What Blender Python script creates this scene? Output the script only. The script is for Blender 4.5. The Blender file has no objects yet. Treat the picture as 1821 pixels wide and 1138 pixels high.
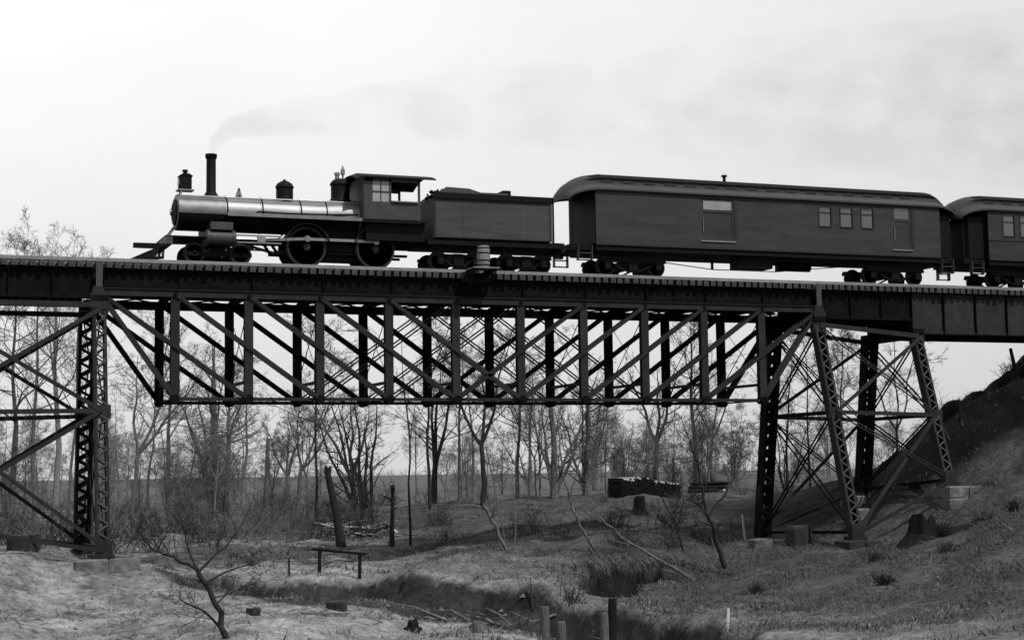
import bpy, math, random
import numpy as np
from mathutils import Vector, Matrix
# ------------------------------------------------------------------ camera, world, sun
S = bpy.context.scene
COL = S.collection
CAM = Vector((-7.776, -62.034, 3.322))
YAW, PITCH, ROLL = math.radians(21.335), math.radians(5.118), math.radians(-0.7935)
fw = Vector((math.sin(YAW)*math.cos(PITCH), math.cos(YAW)*math.cos(PITCH), math.sin(PITCH)))
r0 = Vector((math.cos(YAW), -math.sin(YAW), 0)); u0 = r0.cross(fw)
rr = math.cos(ROLL)*r0 + math.sin(ROLL)*u0; uu = -math.sin(ROLL)*r0 + math.cos(ROLL)*u0
cd = bpy.data.cameras.new('camera'); cam = bpy.data.objects.new('camera', cd); COL.objects.link(cam)
M = Matrix((rr, uu, -fw)).transposed().to_4x4(); M.translation = CAM
cam.matrix_world = M
cd.sensor_width = 36.0; cd.lens = 57.67; cd.clip_start = .1; cd.clip_end = 9000
S.camera = cam
SUN_AZ, SUN_EL = math.radians(155.0), math.radians(54.0)     # azimuth clockwise from +Y
sdir = Vector((math.sin(SUN_AZ)*math.cos(SUN_EL), math.cos(SUN_AZ)*math.cos(SUN_EL), math.sin(SUN_EL)))
W = bpy.data.worlds.new('World'); S.world = W; W.use_nodes = True
nt = W.node_tree; nt.nodes.clear()
def wn(t, **k):
    n = nt.nodes.new(t)
    for a, b in k.items(): setattr(n, a, b)
    return n
sky = wn('ShaderNodeTexSky', sky_type='NISHITA'); sky.sun_disc = False
sky.sun_elevation = SUN_EL; sky.sun_rotation = SUN_AZ; sky.dust_density = 3.0; sky.air_density = 1.0
bw = wn('ShaderNodeRGBToBW'); nt.links.new(sky.outputs[0], bw.inputs[0])
tc = wn('ShaderNodeTexCoord'); mp = wn('ShaderNodeMapping'); mp.inputs['Scale'].default_value = (1, 1, 2.2)
nt.links.new(tc.outputs['Generated'], mp.inputs[0])
nz = wn('ShaderNodeTexNoise'); nz.inputs['Scale'].default_value = 2.3; nz.inputs['Detail'].default_value = 7; nz.inputs['Roughness'].default_value = .5
nt.links.new(mp.outputs[0], nz.inputs[0])
cl = wn('ShaderNodeMapRange'); cl.inputs[1].default_value = .3; cl.inputs[2].default_value = .7; cl.inputs[3].default_value = 7.9; cl.inputs[4].default_value = 9.2
nt.links.new(nz.outputs[0], cl.inputs[0])
sp = wn('ShaderNodeSeparateXYZ'); nt.links.new(tc.outputs['Generated'], sp.inputs[0])
gx = wn('ShaderNodeMapRange'); gx.inputs[1].default_value = -.1; gx.inputs[2].default_value = .75; gx.inputs[3].default_value = 1.1; gx.inputs[4].default_value = .84
nt.links.new(sp.outputs[0], gx.inputs[0])
gz = wn('ShaderNodeMapRange'); gz.inputs[1].default_value = 0; gz.inputs[2].default_value = .28; gz.inputs[3].default_value = .80; gz.inputs[4].default_value = 1.1
nt.links.new(sp.outputs[2], gz.inputs[0])
def wm(op, a, b):
    n = wn('ShaderNodeMath', operation=op)
    for i, v in enumerate((a, b)):
        if isinstance(v, (int, float)): n.inputs[i].default_value = v
        else: nt.links.new(v, n.inputs[i])
    return n.outputs[0]
cloud = wm('MULTIPLY', wm('MULTIPLY', cl.outputs[0], gx.outputs[0]), gz.outputs[0])
tot = wm('ADD', wm('MULTIPLY', bw.outputs[0], .12), cloud)
bg = wn('ShaderNodeBackground'); bg.inputs['Strength'].default_value = .1
nt.links.new(tot, bg.inputs[0])
wo = wn('ShaderNodeOutputWorld'); nt.links.new(bg.outputs[0], wo.inputs[0])
sd = bpy.data.lights.new('sun', 'SUN'); sd.energy = 4.6; sd.angle = math.radians(.6); sd.color = (1.0, .985, .96)
sd.color = (1.0, .99, .98)
so = bpy.data.objects.new('sun', sd); COL.objects.link(so); so.rotation_euler = sdir.to_track_quat('Z', 'Y').to_euler()
S.view_settings.view_transform = 'Standard'; S.view_settings.look = 'None'
S.view_settings.exposure = 0.0; S.view_settings.gamma = 1.0; S.view_settings.use_curve_mapping = False
S.cycles.volume_max_steps = 128
S.cycles.transparent_max_bounces = 16; S.cycles.max_bounces = 5; S.cycles.diffuse_bounces = 2
rng = random.Random(11)

# ------------------------------------------------------------------ materials (black and white photograph: all neutral)
def mat(name, v, rough=.8, var=.35, scale=3.0, metal=0.0, bump=.0, bscale=12.0, stretch=(1, 1, 1), dark=None, spec=.3):
    m = bpy.data.materials.new(name); m.use_nodes = True; n = m.node_tree; b = n.nodes['Principled BSDF']
    b.inputs['Roughness'].default_value = rough; b.inputs['Metallic'].default_value = metal
    b.inputs['Specular IOR Level'].default_value = spec
    t = n.nodes.new('ShaderNodeTexCoord'); mpn = n.nodes.new('ShaderNodeMapping'); mpn.inputs['Scale'].default_value = stretch
    n.links.new(t.outputs['Object'], mpn.inputs[0])
    z = n.nodes.new('ShaderNodeTexNoise'); z.inputs['Scale'].default_value = scale; z.inputs['Detail'].default_value = 8; z.inputs['Roughness'].default_value = .65
    n.links.new(mpn.outputs[0], z.inputs[0])
    oi = n.nodes.new('ShaderNodeObjectInfo')
    r = n.nodes.new('ShaderNodeMapRange'); r.inputs[1].default_value = .28; r.inputs[2].default_value = .72
    r.inputs[3].default_value = v*(1-var) if dark is None else dark; r.inputs[4].default_value = v*(1+var)
    n.links.new(z.outputs[0], r.inputs[0])
    mr = n.nodes.new('ShaderNodeMapRange'); mr.inputs[3].default_value = .85; mr.inputs[4].default_value = 1.15
    n.links.new(oi.outputs['Random'], mr.inputs[0])
    mu = n.nodes.new('ShaderNodeMath'); mu.operation = 'MULTIPLY'
    n.links.new(r.outputs[0], mu.inputs[0]); n.links.new(mr.outputs[0], mu.inputs[1])
    n.links.new(mu.outputs[0], b.inputs['Base Color'])
    if bump:
        z2 = n.nodes.new('ShaderNodeTexNoise'); z2.inputs['Scale'].default_value = bscale; z2.inputs['Detail'].default_value = 6
        n.links.new(mpn.outputs[0], z2.inputs[0])
        bp = n.nodes.new('ShaderNodeBump'); bp.inputs['Strength'].default_value = bump; bp.inputs['Distance'].default_value = .05
        n.links.new(z2.outputs[0], bp.inputs['Height']); n.links.new(bp.outputs[0], b.inputs['Normal'])
    return m
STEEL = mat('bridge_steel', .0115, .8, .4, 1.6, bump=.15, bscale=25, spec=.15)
STEELD = mat('shade_dark_steel', .0035, .9, .6, 2.2, bump=.2, spec=.06)  # dark copy of the bridge steel, far-side and under-deck shade in its colour
PLATE = mat('plate_girder_steel', .018, .8, .4, 2.0, bump=.2, spec=.12)
LACE = mat('lacing_steel', .034, .75, .3, 4, spec=.15)
TIE = mat('tie_timber', .038, .9, .8, 9, bump=.4, spec=.05)
GUARD = mat('weathered_timber', .13, .85, .35, 5, bump=.3, stretch=(.3, 3, 3))
RAIL = mat('rail_steel', .12, .45, .3, 4, metal=.5)
IRON = mat('black_iron', .003, .6, .5, 5, spec=.08)
JACKET = mat('boiler_jacket', .15, .5, .25, 1.5, metal=.75, stretch=(.4, 1, 1))
SMOKEBOX = mat('smokebox_iron', .09, .5, .3, 3, metal=.6)
CABP = mat('cab_paint', .03, .55, .3, 3, spec=.2)
WHEEL = mat('wheel_iron', .014, .6, .4, 6, spec=.15)
RODM = mat('bright_rod_steel', .16, .35, .3, 4, metal=.6)
TENDER = mat('tender_paint', .036, .6, .35, 1.6, spec=.15, stretch=(.25, 1, 2.5))
CARP = mat('car_body_paint', .021, .6, .4, 1.4, spec=.15, bump=.1, bscale=9, stretch=(.35, 1, 2.2))
TRIM = mat('car_trim_paint', .006, .6, .3, 4)
ROOFM = mat('car_roof_canvas', .018, .7, .35, 1.3, stretch=(.25, 2, 2))
ROOFD = mat('car_upper_roof', .006, .8, .4, 2, spec=.1)
COAL = mat('coal', .004, .7, .6, 9, spec=.1)
STONE = mat('pier_stone', .075, .9, .6, 3, bump=.7, bscale=7)
STONED = mat('dark_pier_stone', .011, .9, .4, 4, bump=.7, bscale=7)
BARK = [mat('dark_bark', .020, .95, .5, 6, spec=.05), mat('hazy_grey_bark', .072, .95, .35, 5, spec=.05), mat('hazy_pale_bark', .115, .95, .35, 5, spec=.05)]  # grey and pale barks hold the far trees' haze in their colour
BIRCH = mat('pale_birch_bark', .06, .9, .9, 7, dark=.01, stretch=(1, 1, .5))
PALEW = mat('split_pale_wood', .33, .8, .3, 6)
BARREL = mat('barrel_wood', .11, .8, .35, 5, stretch=(4, 4, .4))
POSTW = mat('weathered_post', .05, .9, .7, 7, bump=.4, stretch=(3, 3, .5))
DARKW = mat('dark_log_bark', .009, .95, .5, 7, spec=.05)
GRASS = [mat('dry_grass', .16, .9, .6, .8), mat('dull_grass', .053, .9, .6, 1.1), mat('dark_grass', .05, .9, .5, .8)]
PAINTW = mat('pale_window', .17, .6, .2, 3)  # plain pale tone for car and cab windows
def glass_mat():
    m = bpy.data.materials.new('window_glass'); m.use_nodes = True; b = m.node_tree.nodes['Principled BSDF']
    b.inputs['Base Color'].default_value = (.05, .05, .05, 1); b.inputs['Roughness'].default_value = .08
    b.inputs['Metallic'].default_value = 0; b.inputs['Specular IOR Level'].default_value = .8; return m
GLASS = glass_mat()
# ------------------------------------------------------------------ mesh helpers
class MB:
    def __init__(s): s.v = []; s.f = []
    def add(s, vs, fs):
        o = len(s.v); s.v += [tuple(v) for v in vs]; s.f += [tuple(i+o for i in f) for f in fs]; return s
    def box(s, x0, x1, y0, y1, z0, z1):
        v = [(x, y, z) for x in (x0, x1) for y in (y0, y1) for z in (z0, z1)]
        return s.add(v, [(0,1,3,2),(4,6,7,5),(0,4,5,1),(2,3,7,6),(0,2,6,4),(1,5,7,3)])
    def beam(s, p, q, w, h, up=(0, 1, 0)):       # w across, h along up
        p = Vector(p); q = Vector(q); d = (q-p).normalized(); u = Vector(up); u = u-d*u.dot(d)
        if u.length < 1e-4: u = Vector((1, 0, 0)); u = u-d*u.dot(d)
        u.normalize(); a = d.cross(u)
        v = [e+a*(sa*w/2)+u*(su*h/2) for e in (p, q) for sa in (-1, 1) for su in (-1, 1)]
        return s.add(v, [(0,1,3,2),(4,6,7,5),(0,4,5,1),(2,3,7,6),(0,2,6,4),(1,5,7,3)])
    def tube(s, pts, rs, n=6, caps=True):
        P = np.array(pts, float); k = len(P)
        if not hasattr(rs, '__len__'): rs = [rs]*k
        T = np.gradient(P, axis=0); T /= (np.linalg.norm(T, axis=1, keepdims=True)+1e-9)
        ref = np.array([0, 0, 1.]) if abs(T[0][2]) < .8 else np.array([1., 0, 0])
        A = np.cross(T, ref); A /= (np.linalg.norm(A, axis=1, keepdims=True)+1e-9); B = np.cross(T, A)
        an = np.arange(n)*2*math.pi/n; R = np.array(rs, float)[:, None, None]
        V = P[:, None]+R*(np.cos(an)[None, :, None]*A[:, None]+np.sin(an)[None, :, None]*B[:, None])
        o = len(s.v); s.v += [tuple(v) for v in V.reshape(-1, 3).tolist()]
        for i in range(k-1):
            for j in range(n):
                j2 = (j+1) % n; s.f.append((o+i*n+j, o+i*n+j2, o+(i+1)*n+j2, o+(i+1)*n+j))
        if caps: s.f.append(tuple(o+j for j in range(n))[::-1]); s.f.append(tuple(o+(k-1)*n+j for j in range(n)))
        return s
    def lathe(s, c, prof, axis='z', n=20):       # prof: (radius, offset along axis)
        V = []
        for r, t in prof:
            for j in range(n):
                a = 2*math.pi*j/n; p, q = r*math.cos(a), r*math.sin(a)
                V.append({'z': (c[0]+p, c[1]+q, c[2]+t), 'x': (c[0]+t, c[1]+p, c[2]+q), 'y': (c[0]+p, c[1]+t, c[2]+q)}[axis])
        F = []; k = len(prof)
        for i in range(k-1):
            for j in range(n): F.append((i*n+j, i*n+(j+1) % n, (i+1)*n+(j+1) % n, (i+1)*n+j))
        F.append(tuple(range(n))); F.append(tuple((k-1)*n+j for j in range(n)))
        return s.add(V, F)
    def prism(s, poly, y0, y1):                  # polygon in XZ extruded along Y
        n = len(poly); V = [(x, y0, z) for x, z in poly]+[(x, y1, z) for x, z in poly]
        return s.add(V, [tuple(range(n)), tuple(range(n, 2*n))[::-1]]+[(i, i+n, (i+1) % n+n, (i+1) % n) for i in range(n)])
    def loft(s, secs):
        n = len(secs[0]); V = [p for q in secs for p in q]; F = []
        for i in range(len(secs)-1):
            for j in range(n): F.append((i*n+j, i*n+(j+1) % n, (i+1)*n+(j+1) % n, (i+1)*n+j))
        F.append(tuple(range(n))); F.append(tuple((len(secs)-1)*n+j for j in range(n)))
        return s.add(V, F)
    def mesh(s, name, m, org=(0, 0, 0), smooth=False):
        me = bpy.data.meshes.new(name); o = org
        if o[0] or o[1] or o[2]: vs = [(x-o[0], y-o[1], z-o[2]) for x, y, z in s.v]
        else: vs = s.v
        me.from_pydata(vs, [], s.f); me.materials.append(m)
        if smooth:
            me.polygons.foreach_set('use_smooth', [True]*len(me.polygons)); me.set_sharp_from_angle(angle=math.radians(38))
        me.update(); return me
ORG = {}
def thing(name, label, cat, loc=(0, 0, 0), group=None):
    o = bpy.data.objects.new(name, None); COL.objects.link(o); o.location = loc; o.empty_display_size = .3
    o['label'] = label; o['category'] = cat
    if group: o['group'] = group
    ORG[o.name] = tuple(loc); return o
def part(name, mb, m, parent, smooth=False, label=None):   # vertices given in world coordinates
    org = ORG[parent.name]; me = mb.mesh(name, m, org, smooth)
    o = bpy.data.objects.new(name, me); COL.objects.link(o); o.parent = parent; ORG[o.name] = org
    if label: o['label'] = label
    return o
def inst(name, me, parent, loc, rot=None):                 # shared mesh, loc in world coordinates
    org = ORG[parent.name]; o = bpy.data.objects.new(name, me); COL.objects.link(o); o.parent = parent
    o.location = (loc[0]-org[0], loc[1]-org[1], loc[2]-org[2])
    if rot: o.rotation_euler = rot
    ORG[o.name] = tuple(loc); return o
def solo(name, mb, m, label, cat, org=(0, 0, 0), group=None, smooth=False, kind=None):
    o = bpy.data.objects.new(name, mb.mesh(name, m, org, smooth)); COL.objects.link(o); o.location = org
    if label: o['label'] = label
    if cat: o['category'] = cat
    if group: o['group'] = group
    if kind: o['kind'] = kind
    return o
# ------------------------------------------------------------------ truss span
P, ZT, ZB, YN, YF = 2.8, 10.0, 6.04, 0.0, 3.61
tr = thing('deck_truss', 'long dark iron deck truss with crossing diagonals carrying the train over the ravine', 'truss bridge', (15.4, 1.8, 6))
def chan(p, q, w, h): return MB().beam(p, q, w, h)
CHW = .125
for yy, TM in ((YN, STEEL), (YF, STEELD)):  # far truss takes the shade-darkened steel
    lo_, hi_ = (ZT-.12, ZT+.13) if yy < 1 else (ZT-.27, ZT+.02)
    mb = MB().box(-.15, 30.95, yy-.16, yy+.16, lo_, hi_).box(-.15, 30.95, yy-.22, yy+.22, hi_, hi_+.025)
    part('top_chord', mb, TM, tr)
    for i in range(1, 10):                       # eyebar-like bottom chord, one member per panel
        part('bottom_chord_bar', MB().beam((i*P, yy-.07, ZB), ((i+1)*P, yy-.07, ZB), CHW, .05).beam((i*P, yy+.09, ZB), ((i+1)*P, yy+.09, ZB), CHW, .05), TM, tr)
    for i in range(1, 11):
        x = i*P; w = .165
        mb = MB().box(x-w, x+w, yy-.13, yy-.10, ZB, ZT-.13).box(x-w, x+w, yy+.10, yy+.13, ZB, ZT-.13).box(x-.02, x+.02, yy-.10, yy+.10, ZB, ZT-.13)
        part('vertical_post', mb, TM, tr)
        part('pin', MB().lathe((x, yy-.24, ZB), [(.17, 0), (.17, .48)], 'y', 12), TM if yy > 1 else STEELD, tr, True)
    for i in range(0, 12):
        part('pin', MB().lathe((i*P, yy-.24, ZT), [(.075, 0), (.075, .48)], 'y', 10), STEELD, tr, True)
    def diag(i, j, w, nm):
        a = (i*P, yy, ZT-.02); b = (j*P, yy, ZB)
        mb = MB()
        for dy in (-.19, .17): mb.beam((a[0], yy+dy, a[2]), (b[0], yy+dy, b[2]), w, .03)
        part(nm, mb, TM, tr)
    for i in range(0, 5): diag(i, i+2, .145, 'diagonal'); diag(11-i, 9-i, .145, 'diagonal')
    diag(0, 1, .15, 'diagonal'); diag(11, 10, .15, 'diagonal')
    for i, j in ((5, 3), (6, 4), (5, 7), (6, 8)):
        a = Vector((i*P, yy, ZT)); b = Vector((j*P, yy, ZB)); n = Vector((0, 0, .075))
        part('counter_rod', MB().tube([a+n, b+n], .034, 6).tube([a-n, b-n], .034, 6), STEELD, tr)
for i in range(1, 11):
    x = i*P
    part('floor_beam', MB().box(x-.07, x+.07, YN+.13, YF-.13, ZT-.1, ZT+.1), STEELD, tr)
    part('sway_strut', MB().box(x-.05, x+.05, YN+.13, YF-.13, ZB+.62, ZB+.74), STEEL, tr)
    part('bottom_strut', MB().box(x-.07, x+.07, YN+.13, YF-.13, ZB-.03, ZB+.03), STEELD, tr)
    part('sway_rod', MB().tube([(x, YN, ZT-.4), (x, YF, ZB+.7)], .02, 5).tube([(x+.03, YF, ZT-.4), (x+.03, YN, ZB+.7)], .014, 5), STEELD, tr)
for i in range(0, 11):
    for z, r in ((ZT-.02, .03), (ZB, .012)):
        if z < 7 and i in (0, 10): continue
        part('lateral_rod', MB().tube([(i*P, YN, z), ((i+1)*P, YF, z)], r, 5).tube([(i*P, YF, z-.06), ((i+1)*P, YN, z-.06)], r, 5), STEELD, tr)
for x in (-.03, 30.83):
    part('end_post_plate', MB().box(x-.12, x+.12, -.26, -.20, 10.18, 11.12), LACE, tr, label='pale narrow plate standing up the end of the truss to the deck')
    part('end_gusset', MB().prism([(x-.3, 9.35), (x+.3, 9.35), (x+.3, 9.85), (x+.12, 10.2), (x-.2, 10.2), (x-.3, 9.9)], -.27, -.23), STEEL, tr)
# ------------------------------------------------------------------ plate girders
def girder(name, x0, x1, zb, zt, label, mm, stiff, shift=0.):
    t = thing(name, label, 'girder', ((x0+x1)/2, 1.8, zb))
    for yy, s in ((.12, -1), (3.48, 1)):
        part('web_plate', MB().box(x0, x1, yy-.012, yy+.012, zb+.02, zt-.02), mm, t)
        part('bottom_flange', MB().box(x0, x1, yy-.17, yy+.17, zb-.03, zb+.02), STEELD, t)
        part('top_flange', MB().box(x0, x1, yy-.17, yy+.17, zt-.02, zt), STEELD, t)
        part('flange_angle', MB().box(x0, x1, yy-.05, yy-.012, zb+.02, zb+.16).box(x0, x1, yy-.05, yy-.012, zt-.16, zt-.02), mm, t)
        n = int((x1-x0-shift)/stiff)
        for i in range(n+1):
            x = x0+.06+shift+i*stiff
            if x < x1-.02: part('stiffener', MB().box(x-.012, x+.012, yy+s*.012, yy+s*.14, zb+.021, zt-.021).box(x-.05, x+.05, yy+s*.012, yy+s*.03, zb+.17, zt-.17), STEELD, t)
    n = int((x1-x0)/2.5)
    for i in range(n+1):
        x = x0+.3+i*(x1-x0-.6)/n
        part('cross_frame', MB().beam((x, .2, zb+.15), (x, 3.4, zt-.15), .08, .08, (1, 0, 0)).beam((x+.09, 3.4, zb+.15), (x+.09, .2, zt-.15), .08, .08, (1, 0, 0)), STEELD, t)
    return t
girder('track_girder', .12, 30.7, 10.175, 10.9, 'long black girder between the truss top and the ties', STEELD, 2.8)
girder('track_girder', -6.4, -.22, 9.80, 10.9, 'dark plate girder over the left trestle, left of the truss', STEELD, 1.55)
girder('track_girder', -24., -6.45, 9.45, 10.9, 'dark plate girder running out of the photograph at the left edge', PLATE, 1.7)
g3 = girder('track_girder', 30.95, 35.75, 9.66, 10.9, 'black plate girder over the right trestle, between its two bents', STEELD, 1.6)
girder('track_girder', 35.82, 50., 9.05, 10.9, 'deep grey plate girder with stiffeners right of the right trestle', PLATE, 1.74, -.06)
# ------------------------------------------------------------------ trestle towers
lbar = {}
def lattice_column(t, top, bot, w=.48, d=.40, laced=True, cm=None):
    cm = cm or STEEL
    top = Vector(top); bot = Vector(bot); ax = (bot-top); L = ax.length; ax.normalize()
    X = Vector((1, 0, 0)); X = X-ax*X.dot(ax); X.normalize(); Y = ax.cross(X); 
    if Y.y > 0: Y = -Y                           # Y: towards the camera side
    mb = MB()
    for s in (-1, 1):
        c = X*(s*(w/2-.01)); mb.beam(top+c, bot+c, .02 if False else d, .02, X)
        for sy in (-1, 1):
            c2 = X*(s*(w/2-.06))+Y*(sy*(d/2-.008)); mb.beam(top+c2, bot+c2, .10, .016, Y)
    for sy in (-1, 1):                           # end tie plates
        for a, b in ((0, .35), (L-.5, L)):
            mb.beam(top+ax*a+Y*(sy*d/2), top+ax*b+Y*(sy*d/2), w, .02, Y)
    c = part('column', mb, cm, t)
    n = int((L-.85)/.27); zz = []
    for i in range(n+1): zz.append(.35+(L-.85)*i/n)
    fr = MB()
    for i in range(n):
        s = 1 if i % 2 else -1
        for sy in (1, -1):
            a = top+ax*zz[i]+X*(s*(w/2-.05))+Y*(sy*(d/2+.008)); b = top+ax*zz[i+1]-X*(s*(w/2-.05))+Y*(sy*(d/2+.008))
            if sy == 1 and laced: part('lacing_bar', MB().beam(a, b, .055 if cm is STEEL else .11, .014, Y), LACE if cm is STEEL else STEELD, c)
            else: fr.beam(a, b, .055 if cm is STEEL else .11, .014, Y)
    o = part('rear_lacing', fr, cm, c); o['kind'] = 'stuff'
    return c
def col_pt(c, f): return Vector(c[0]).lerp(Vector(c[1]), f)
def tower(label, cols, fmid, laced, loc, rodw=.05):
    """cols[bent][side] = (top, bottom)"""
    t = thing('trestle_tower', label, 'trestle tower', loc)
    for b in range(2):
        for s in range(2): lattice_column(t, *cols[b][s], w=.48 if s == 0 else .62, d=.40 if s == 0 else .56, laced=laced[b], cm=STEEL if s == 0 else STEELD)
    for b in range(2):
        for s in range(2):
            m_ = col_pt(cols[b][s], fmid[b][s]); sy = -.225 if s == 0 else .225
            part('gusset_plate', MB().box(m_.x-.34, m_.x+.34, m_.y+sy-.01, m_.y+sy+.01, m_.z-.28, m_.z+.22), STEEL, t)
            tp = col_pt(cols[b][s], 0)
            part('gusset_plate', MB().box(tp.x-.32, tp.x+.32, tp.y+sy-.02, tp.y+sy, tp.z-.42, tp.z+.03), STEEL, t)
            bt = col_pt(cols[b][s], 1)
            part('base_shoe', MB().box(bt.x-.38, bt.x+.38, bt.y-.34, bt.y+.34, bt.z-.14, bt.z).box(bt.x-.3, bt.x+.3, bt.y+sy-.02, bt.y+sy+.02, bt.z, bt.z+.5), STEEL, t)
            part('column_cap', MB().box(tp.x-.3, tp.x+.3, tp.y-.3, tp.y+.3, tp.z+.04, tp.z+.25 if b is not None else 0), STEELD, t)
    for s in range(2):                           # longitudinal faces
        y = (-.26, .26)[s]; o = Vector((0, y, 0))
        A, B = cols[0][s], cols[1][s]; fa, fb = fmid[0][s], fmid[1][s]
        part('top_strut', MB().beam(col_pt(A, .012)+o, col_pt(B, .012)+o, .2, .06).beam(col_pt(A, .012)+o*.3, col_pt(B, .012)+o*.3, .14, .1), STEEL, t)
        part('middle_strut', MB().beam(col_pt(A, fa)+o, col_pt(B, fb)+o, .17, .06).beam(col_pt(A, fa)+o*.2, col_pt(B, fb)+o*.2, .1, .1), STEEL, t)
        part('bottom_strut', MB().beam(col_pt(A, .985)+o, col_pt(B, .985)+o, .15, .08), STEEL, t)
        for (f0a, f1a, f0b, f1b) in ((.03, fa, .03, fb), (fa, .97, fb, .97)):
            part('diagonal_brace', MB().beam(col_pt(A, f1a)+o, col_pt(B, f0b)+o, .15, .05), STEEL, t)
            for k in (-.07, .07):
                kk = Vector((0, 0, k*(1 if rodw < .06 else .5)))
                part('brace_rod', MB().beam(col_pt(A, f0a)+o*1.2+kk, col_pt(B, f1b)+o*1.2+kk, rodw, .04), STEEL, t)
    for b in range(2):                           # transverse faces
        A, B = cols[b][0], cols[b][1]; fa, fb = fmid[b][0], fmid[b][1]
        part('cross_strut', MB().beam(col_pt(A, .012), col_pt(B, .012), .22, .2, (0, 0, 1)), STEELD, t)
        part('cross_strut', MB().beam(col_pt(A, fa), col_pt(B, fb), .18, .16, (0, 0, 1)), STEELD, t)
        part('cross_strut', MB().beam(col_pt(A, .98), col_pt(B, .98), .18, .14, (0, 0, 1)), STEELD, t)
        for (f0a, f1a, f0b, f1b) in ((.03, fa, .03, fb), (fa, .97, fb, .97)):
            for k in (-.09, .09):
                kk = Vector((k, 0, 0))
                part('cross_brace', MB().beam(col_pt(A, f0a)+kk, col_pt(B, f1b)+kk, .06, .05, (1, 0, 0)), STEELD, t)
                part('cross_brace', MB().beam(col_pt(B, f0b)+kk*1.5, col_pt(A, f1a)+kk*1.5, .06, .05, (1, 0, 0)), STEELD, t)
    return t
LB = [((0, .02, 9.62), (0, -1.62, .42)), ((0, 3.6, 9.62), (0, 4.75, .35))]
LA = [((-6.3, .02, 9.62), (-6.3, -1.5, 1.55)), ((-6.3, 3.6, 9.62), (-6.3, 4.8, 1.3))]
tower('left trestle tower of laced iron legs under the left end of the truss', [LA, LB], [[.51, .51], [.44, .44]], [False, True], (-3, 1.8, 0), .09)
RA = [((30.8, -.02, 9.45), (30.8, -2.58, .22)), ((30.8, 3.62, 9.62), (30.8, 5.2, -.05))]
RB = [((35.93, -.0, 9.0), (35.93, -2.05, 2.38)), ((35.93, 3.6, 9.0), (35.93, 4.6, 1.9))]
tower('right trestle tower with spreading laced legs, standing on the grassy slope', [RA, RB], [[.43, .43], [.55, .52]], [True, True], (33, 1.8, 0))
# ------------------------------------------------------------------ track
tk = thing('railway_track', 'railway track of close set timber ties and guard timbers along the bridge deck', 'railway track', (15, 1.8, 11))
tme = [MB().box(-.1-(k*.004), .1+k*.004, -1.98, 1.98, -.11, .11).mesh('tie', TIE) for k in range(3)]
x = -23.; i = 0
while i < 238:
    r = rng.random(); o = inst('tie', tme[i % 3], tk, (x+rng.uniform(-.015, .015), 1.8+rng.uniform(-.05, .05), 11.03-.004*(i % 3)), (0, 0, rng.uniform(-.012, .012)))
    x += .338; i += 1
XE = x
for y in (-.06, 3.66):
    xx = -23.1
    while xx < XE-.1:
        e = min(xx+4.9, XE); part('guard_timber', MB().box(xx+.006, e-.006, y-.09, y+.09, 11.143, 11.27), GUARD, tk); xx = e
for y in (1.08, 2.52):
    part('rail', MB().box(-23.1, XE, y-.035, y+.035, 11.28, 11.32).box(-23.1, XE, y-.01, y+.01, 11.165, 11.28).box(-23.1, XE, y-.065, y+.065, 11.145, 11.165), RAIL, tk)
# refuge platform and water barrel
pf = thing('refuge_platform', 'small pale plank platform jutting from the deck beneath the water barrel', 'platform', (14.9, -.8, 11.15))
for i in range(4): part('plank', MB().box(14.36, 15.44, -1.32+i*.27, -1.07+i*.27, 11.215, 11.26), GUARD, pf)
for x in (14.5, 15.25): part('bracket', MB().box(x-.09, x+.09, -1.25, -.15, 11.0, 11.21).beam((x, -1.15, 11.0), (x, .0, 10.3), .1, .1), DARKW, pf)
part('apron_board', MB().box(14.2, 15.4, -.34, -.28, 10.72, 11.14), DARKW, pf)
bl = thing('water_barrel', 'pale wooden barrel standing on the small deck platform in front of the tender', 'barrel', (14.93, -.85, 11.26))
part('staves', MB().lathe((14.93, -.85, 11.26), [(.23, 0), (.255, .15), (.275, .45), (.255, .75), (.23, .90), (.2, .90), (.2, .85)], 'z', 18), BARREL, bl, True)
for z, r in ((.12, .252), (.3, .272), (.6, .272), (.8, .25)): part('hoop', MB().lathe((14.93, -.85, 11.26+z), [(r-.02, -.022), (r+.004, -.022), (r+.004, .022), (r-.02, .022)], 'z', 18), STEELD, bl, True)
# ------------------------------------------------------------------ train
YC, RT = 1.8, 11.32
def wheel_mesh(r, spokes):
    mb = MB()
    mb.lathe((0, 0, 0), [(r-.085, -.06), (r, -.055), (r, .05), (r+.028, .055), (r+.028, .075), (r-.085, .075), (r-.085, -.06)], 'y', 28)
    if spokes:
        mb.lathe((0, 0, 0), [(.02, -.09), (.14, -.09), (.14, .08), (.02, .08)], 'y', 14)
        for k in range(spokes):
            a = 2*math.pi*k/spokes; mb.beam((.1*math.cos(a), 0, .1*math.sin(a)), ((r-.07)*math.cos(a), 0, (r-.07)*math.sin(a)), .05, .06, (0, 1, 0))
        a = [(math.cos(t)*(r-.09), math.sin(t)*(r-.09)) for t in [math.radians(d) for d in range(215, 326, 10)]]
        mb.prism(a, -.05, .04)
    else:
        mb.lathe((0, 0, 0), [(.07, -.08), (.1, -.03), (r-.12, .0), (r-.08, -.03), (r-.08, .03), (.07, .06)], 'y', 20)
    return mb.mesh('wheel', WHEEL, (0, 0, 0), True)
W_D, W_S = wheel_mesh(.80, 16), wheel_mesh(.41, 0)
def axle_set(t, x, me, r):
    for s in (-1, 1): inst('wheel', me, t, (x, YC+s*.72, RT+r), (0, 0, 0 if s < 0 else math.pi))
    part('axle', MB().lathe((x, YC-.72, RT+r), [(.07, 0), (.07, 1.44)], 'y', 10), IRON, t)
lo = thing('steam_locomotive', 'dark steam locomotive with a tall thin stack, leading the train leftwards over the bridge', 'locomotive', (7.5, YC, RT))
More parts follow.
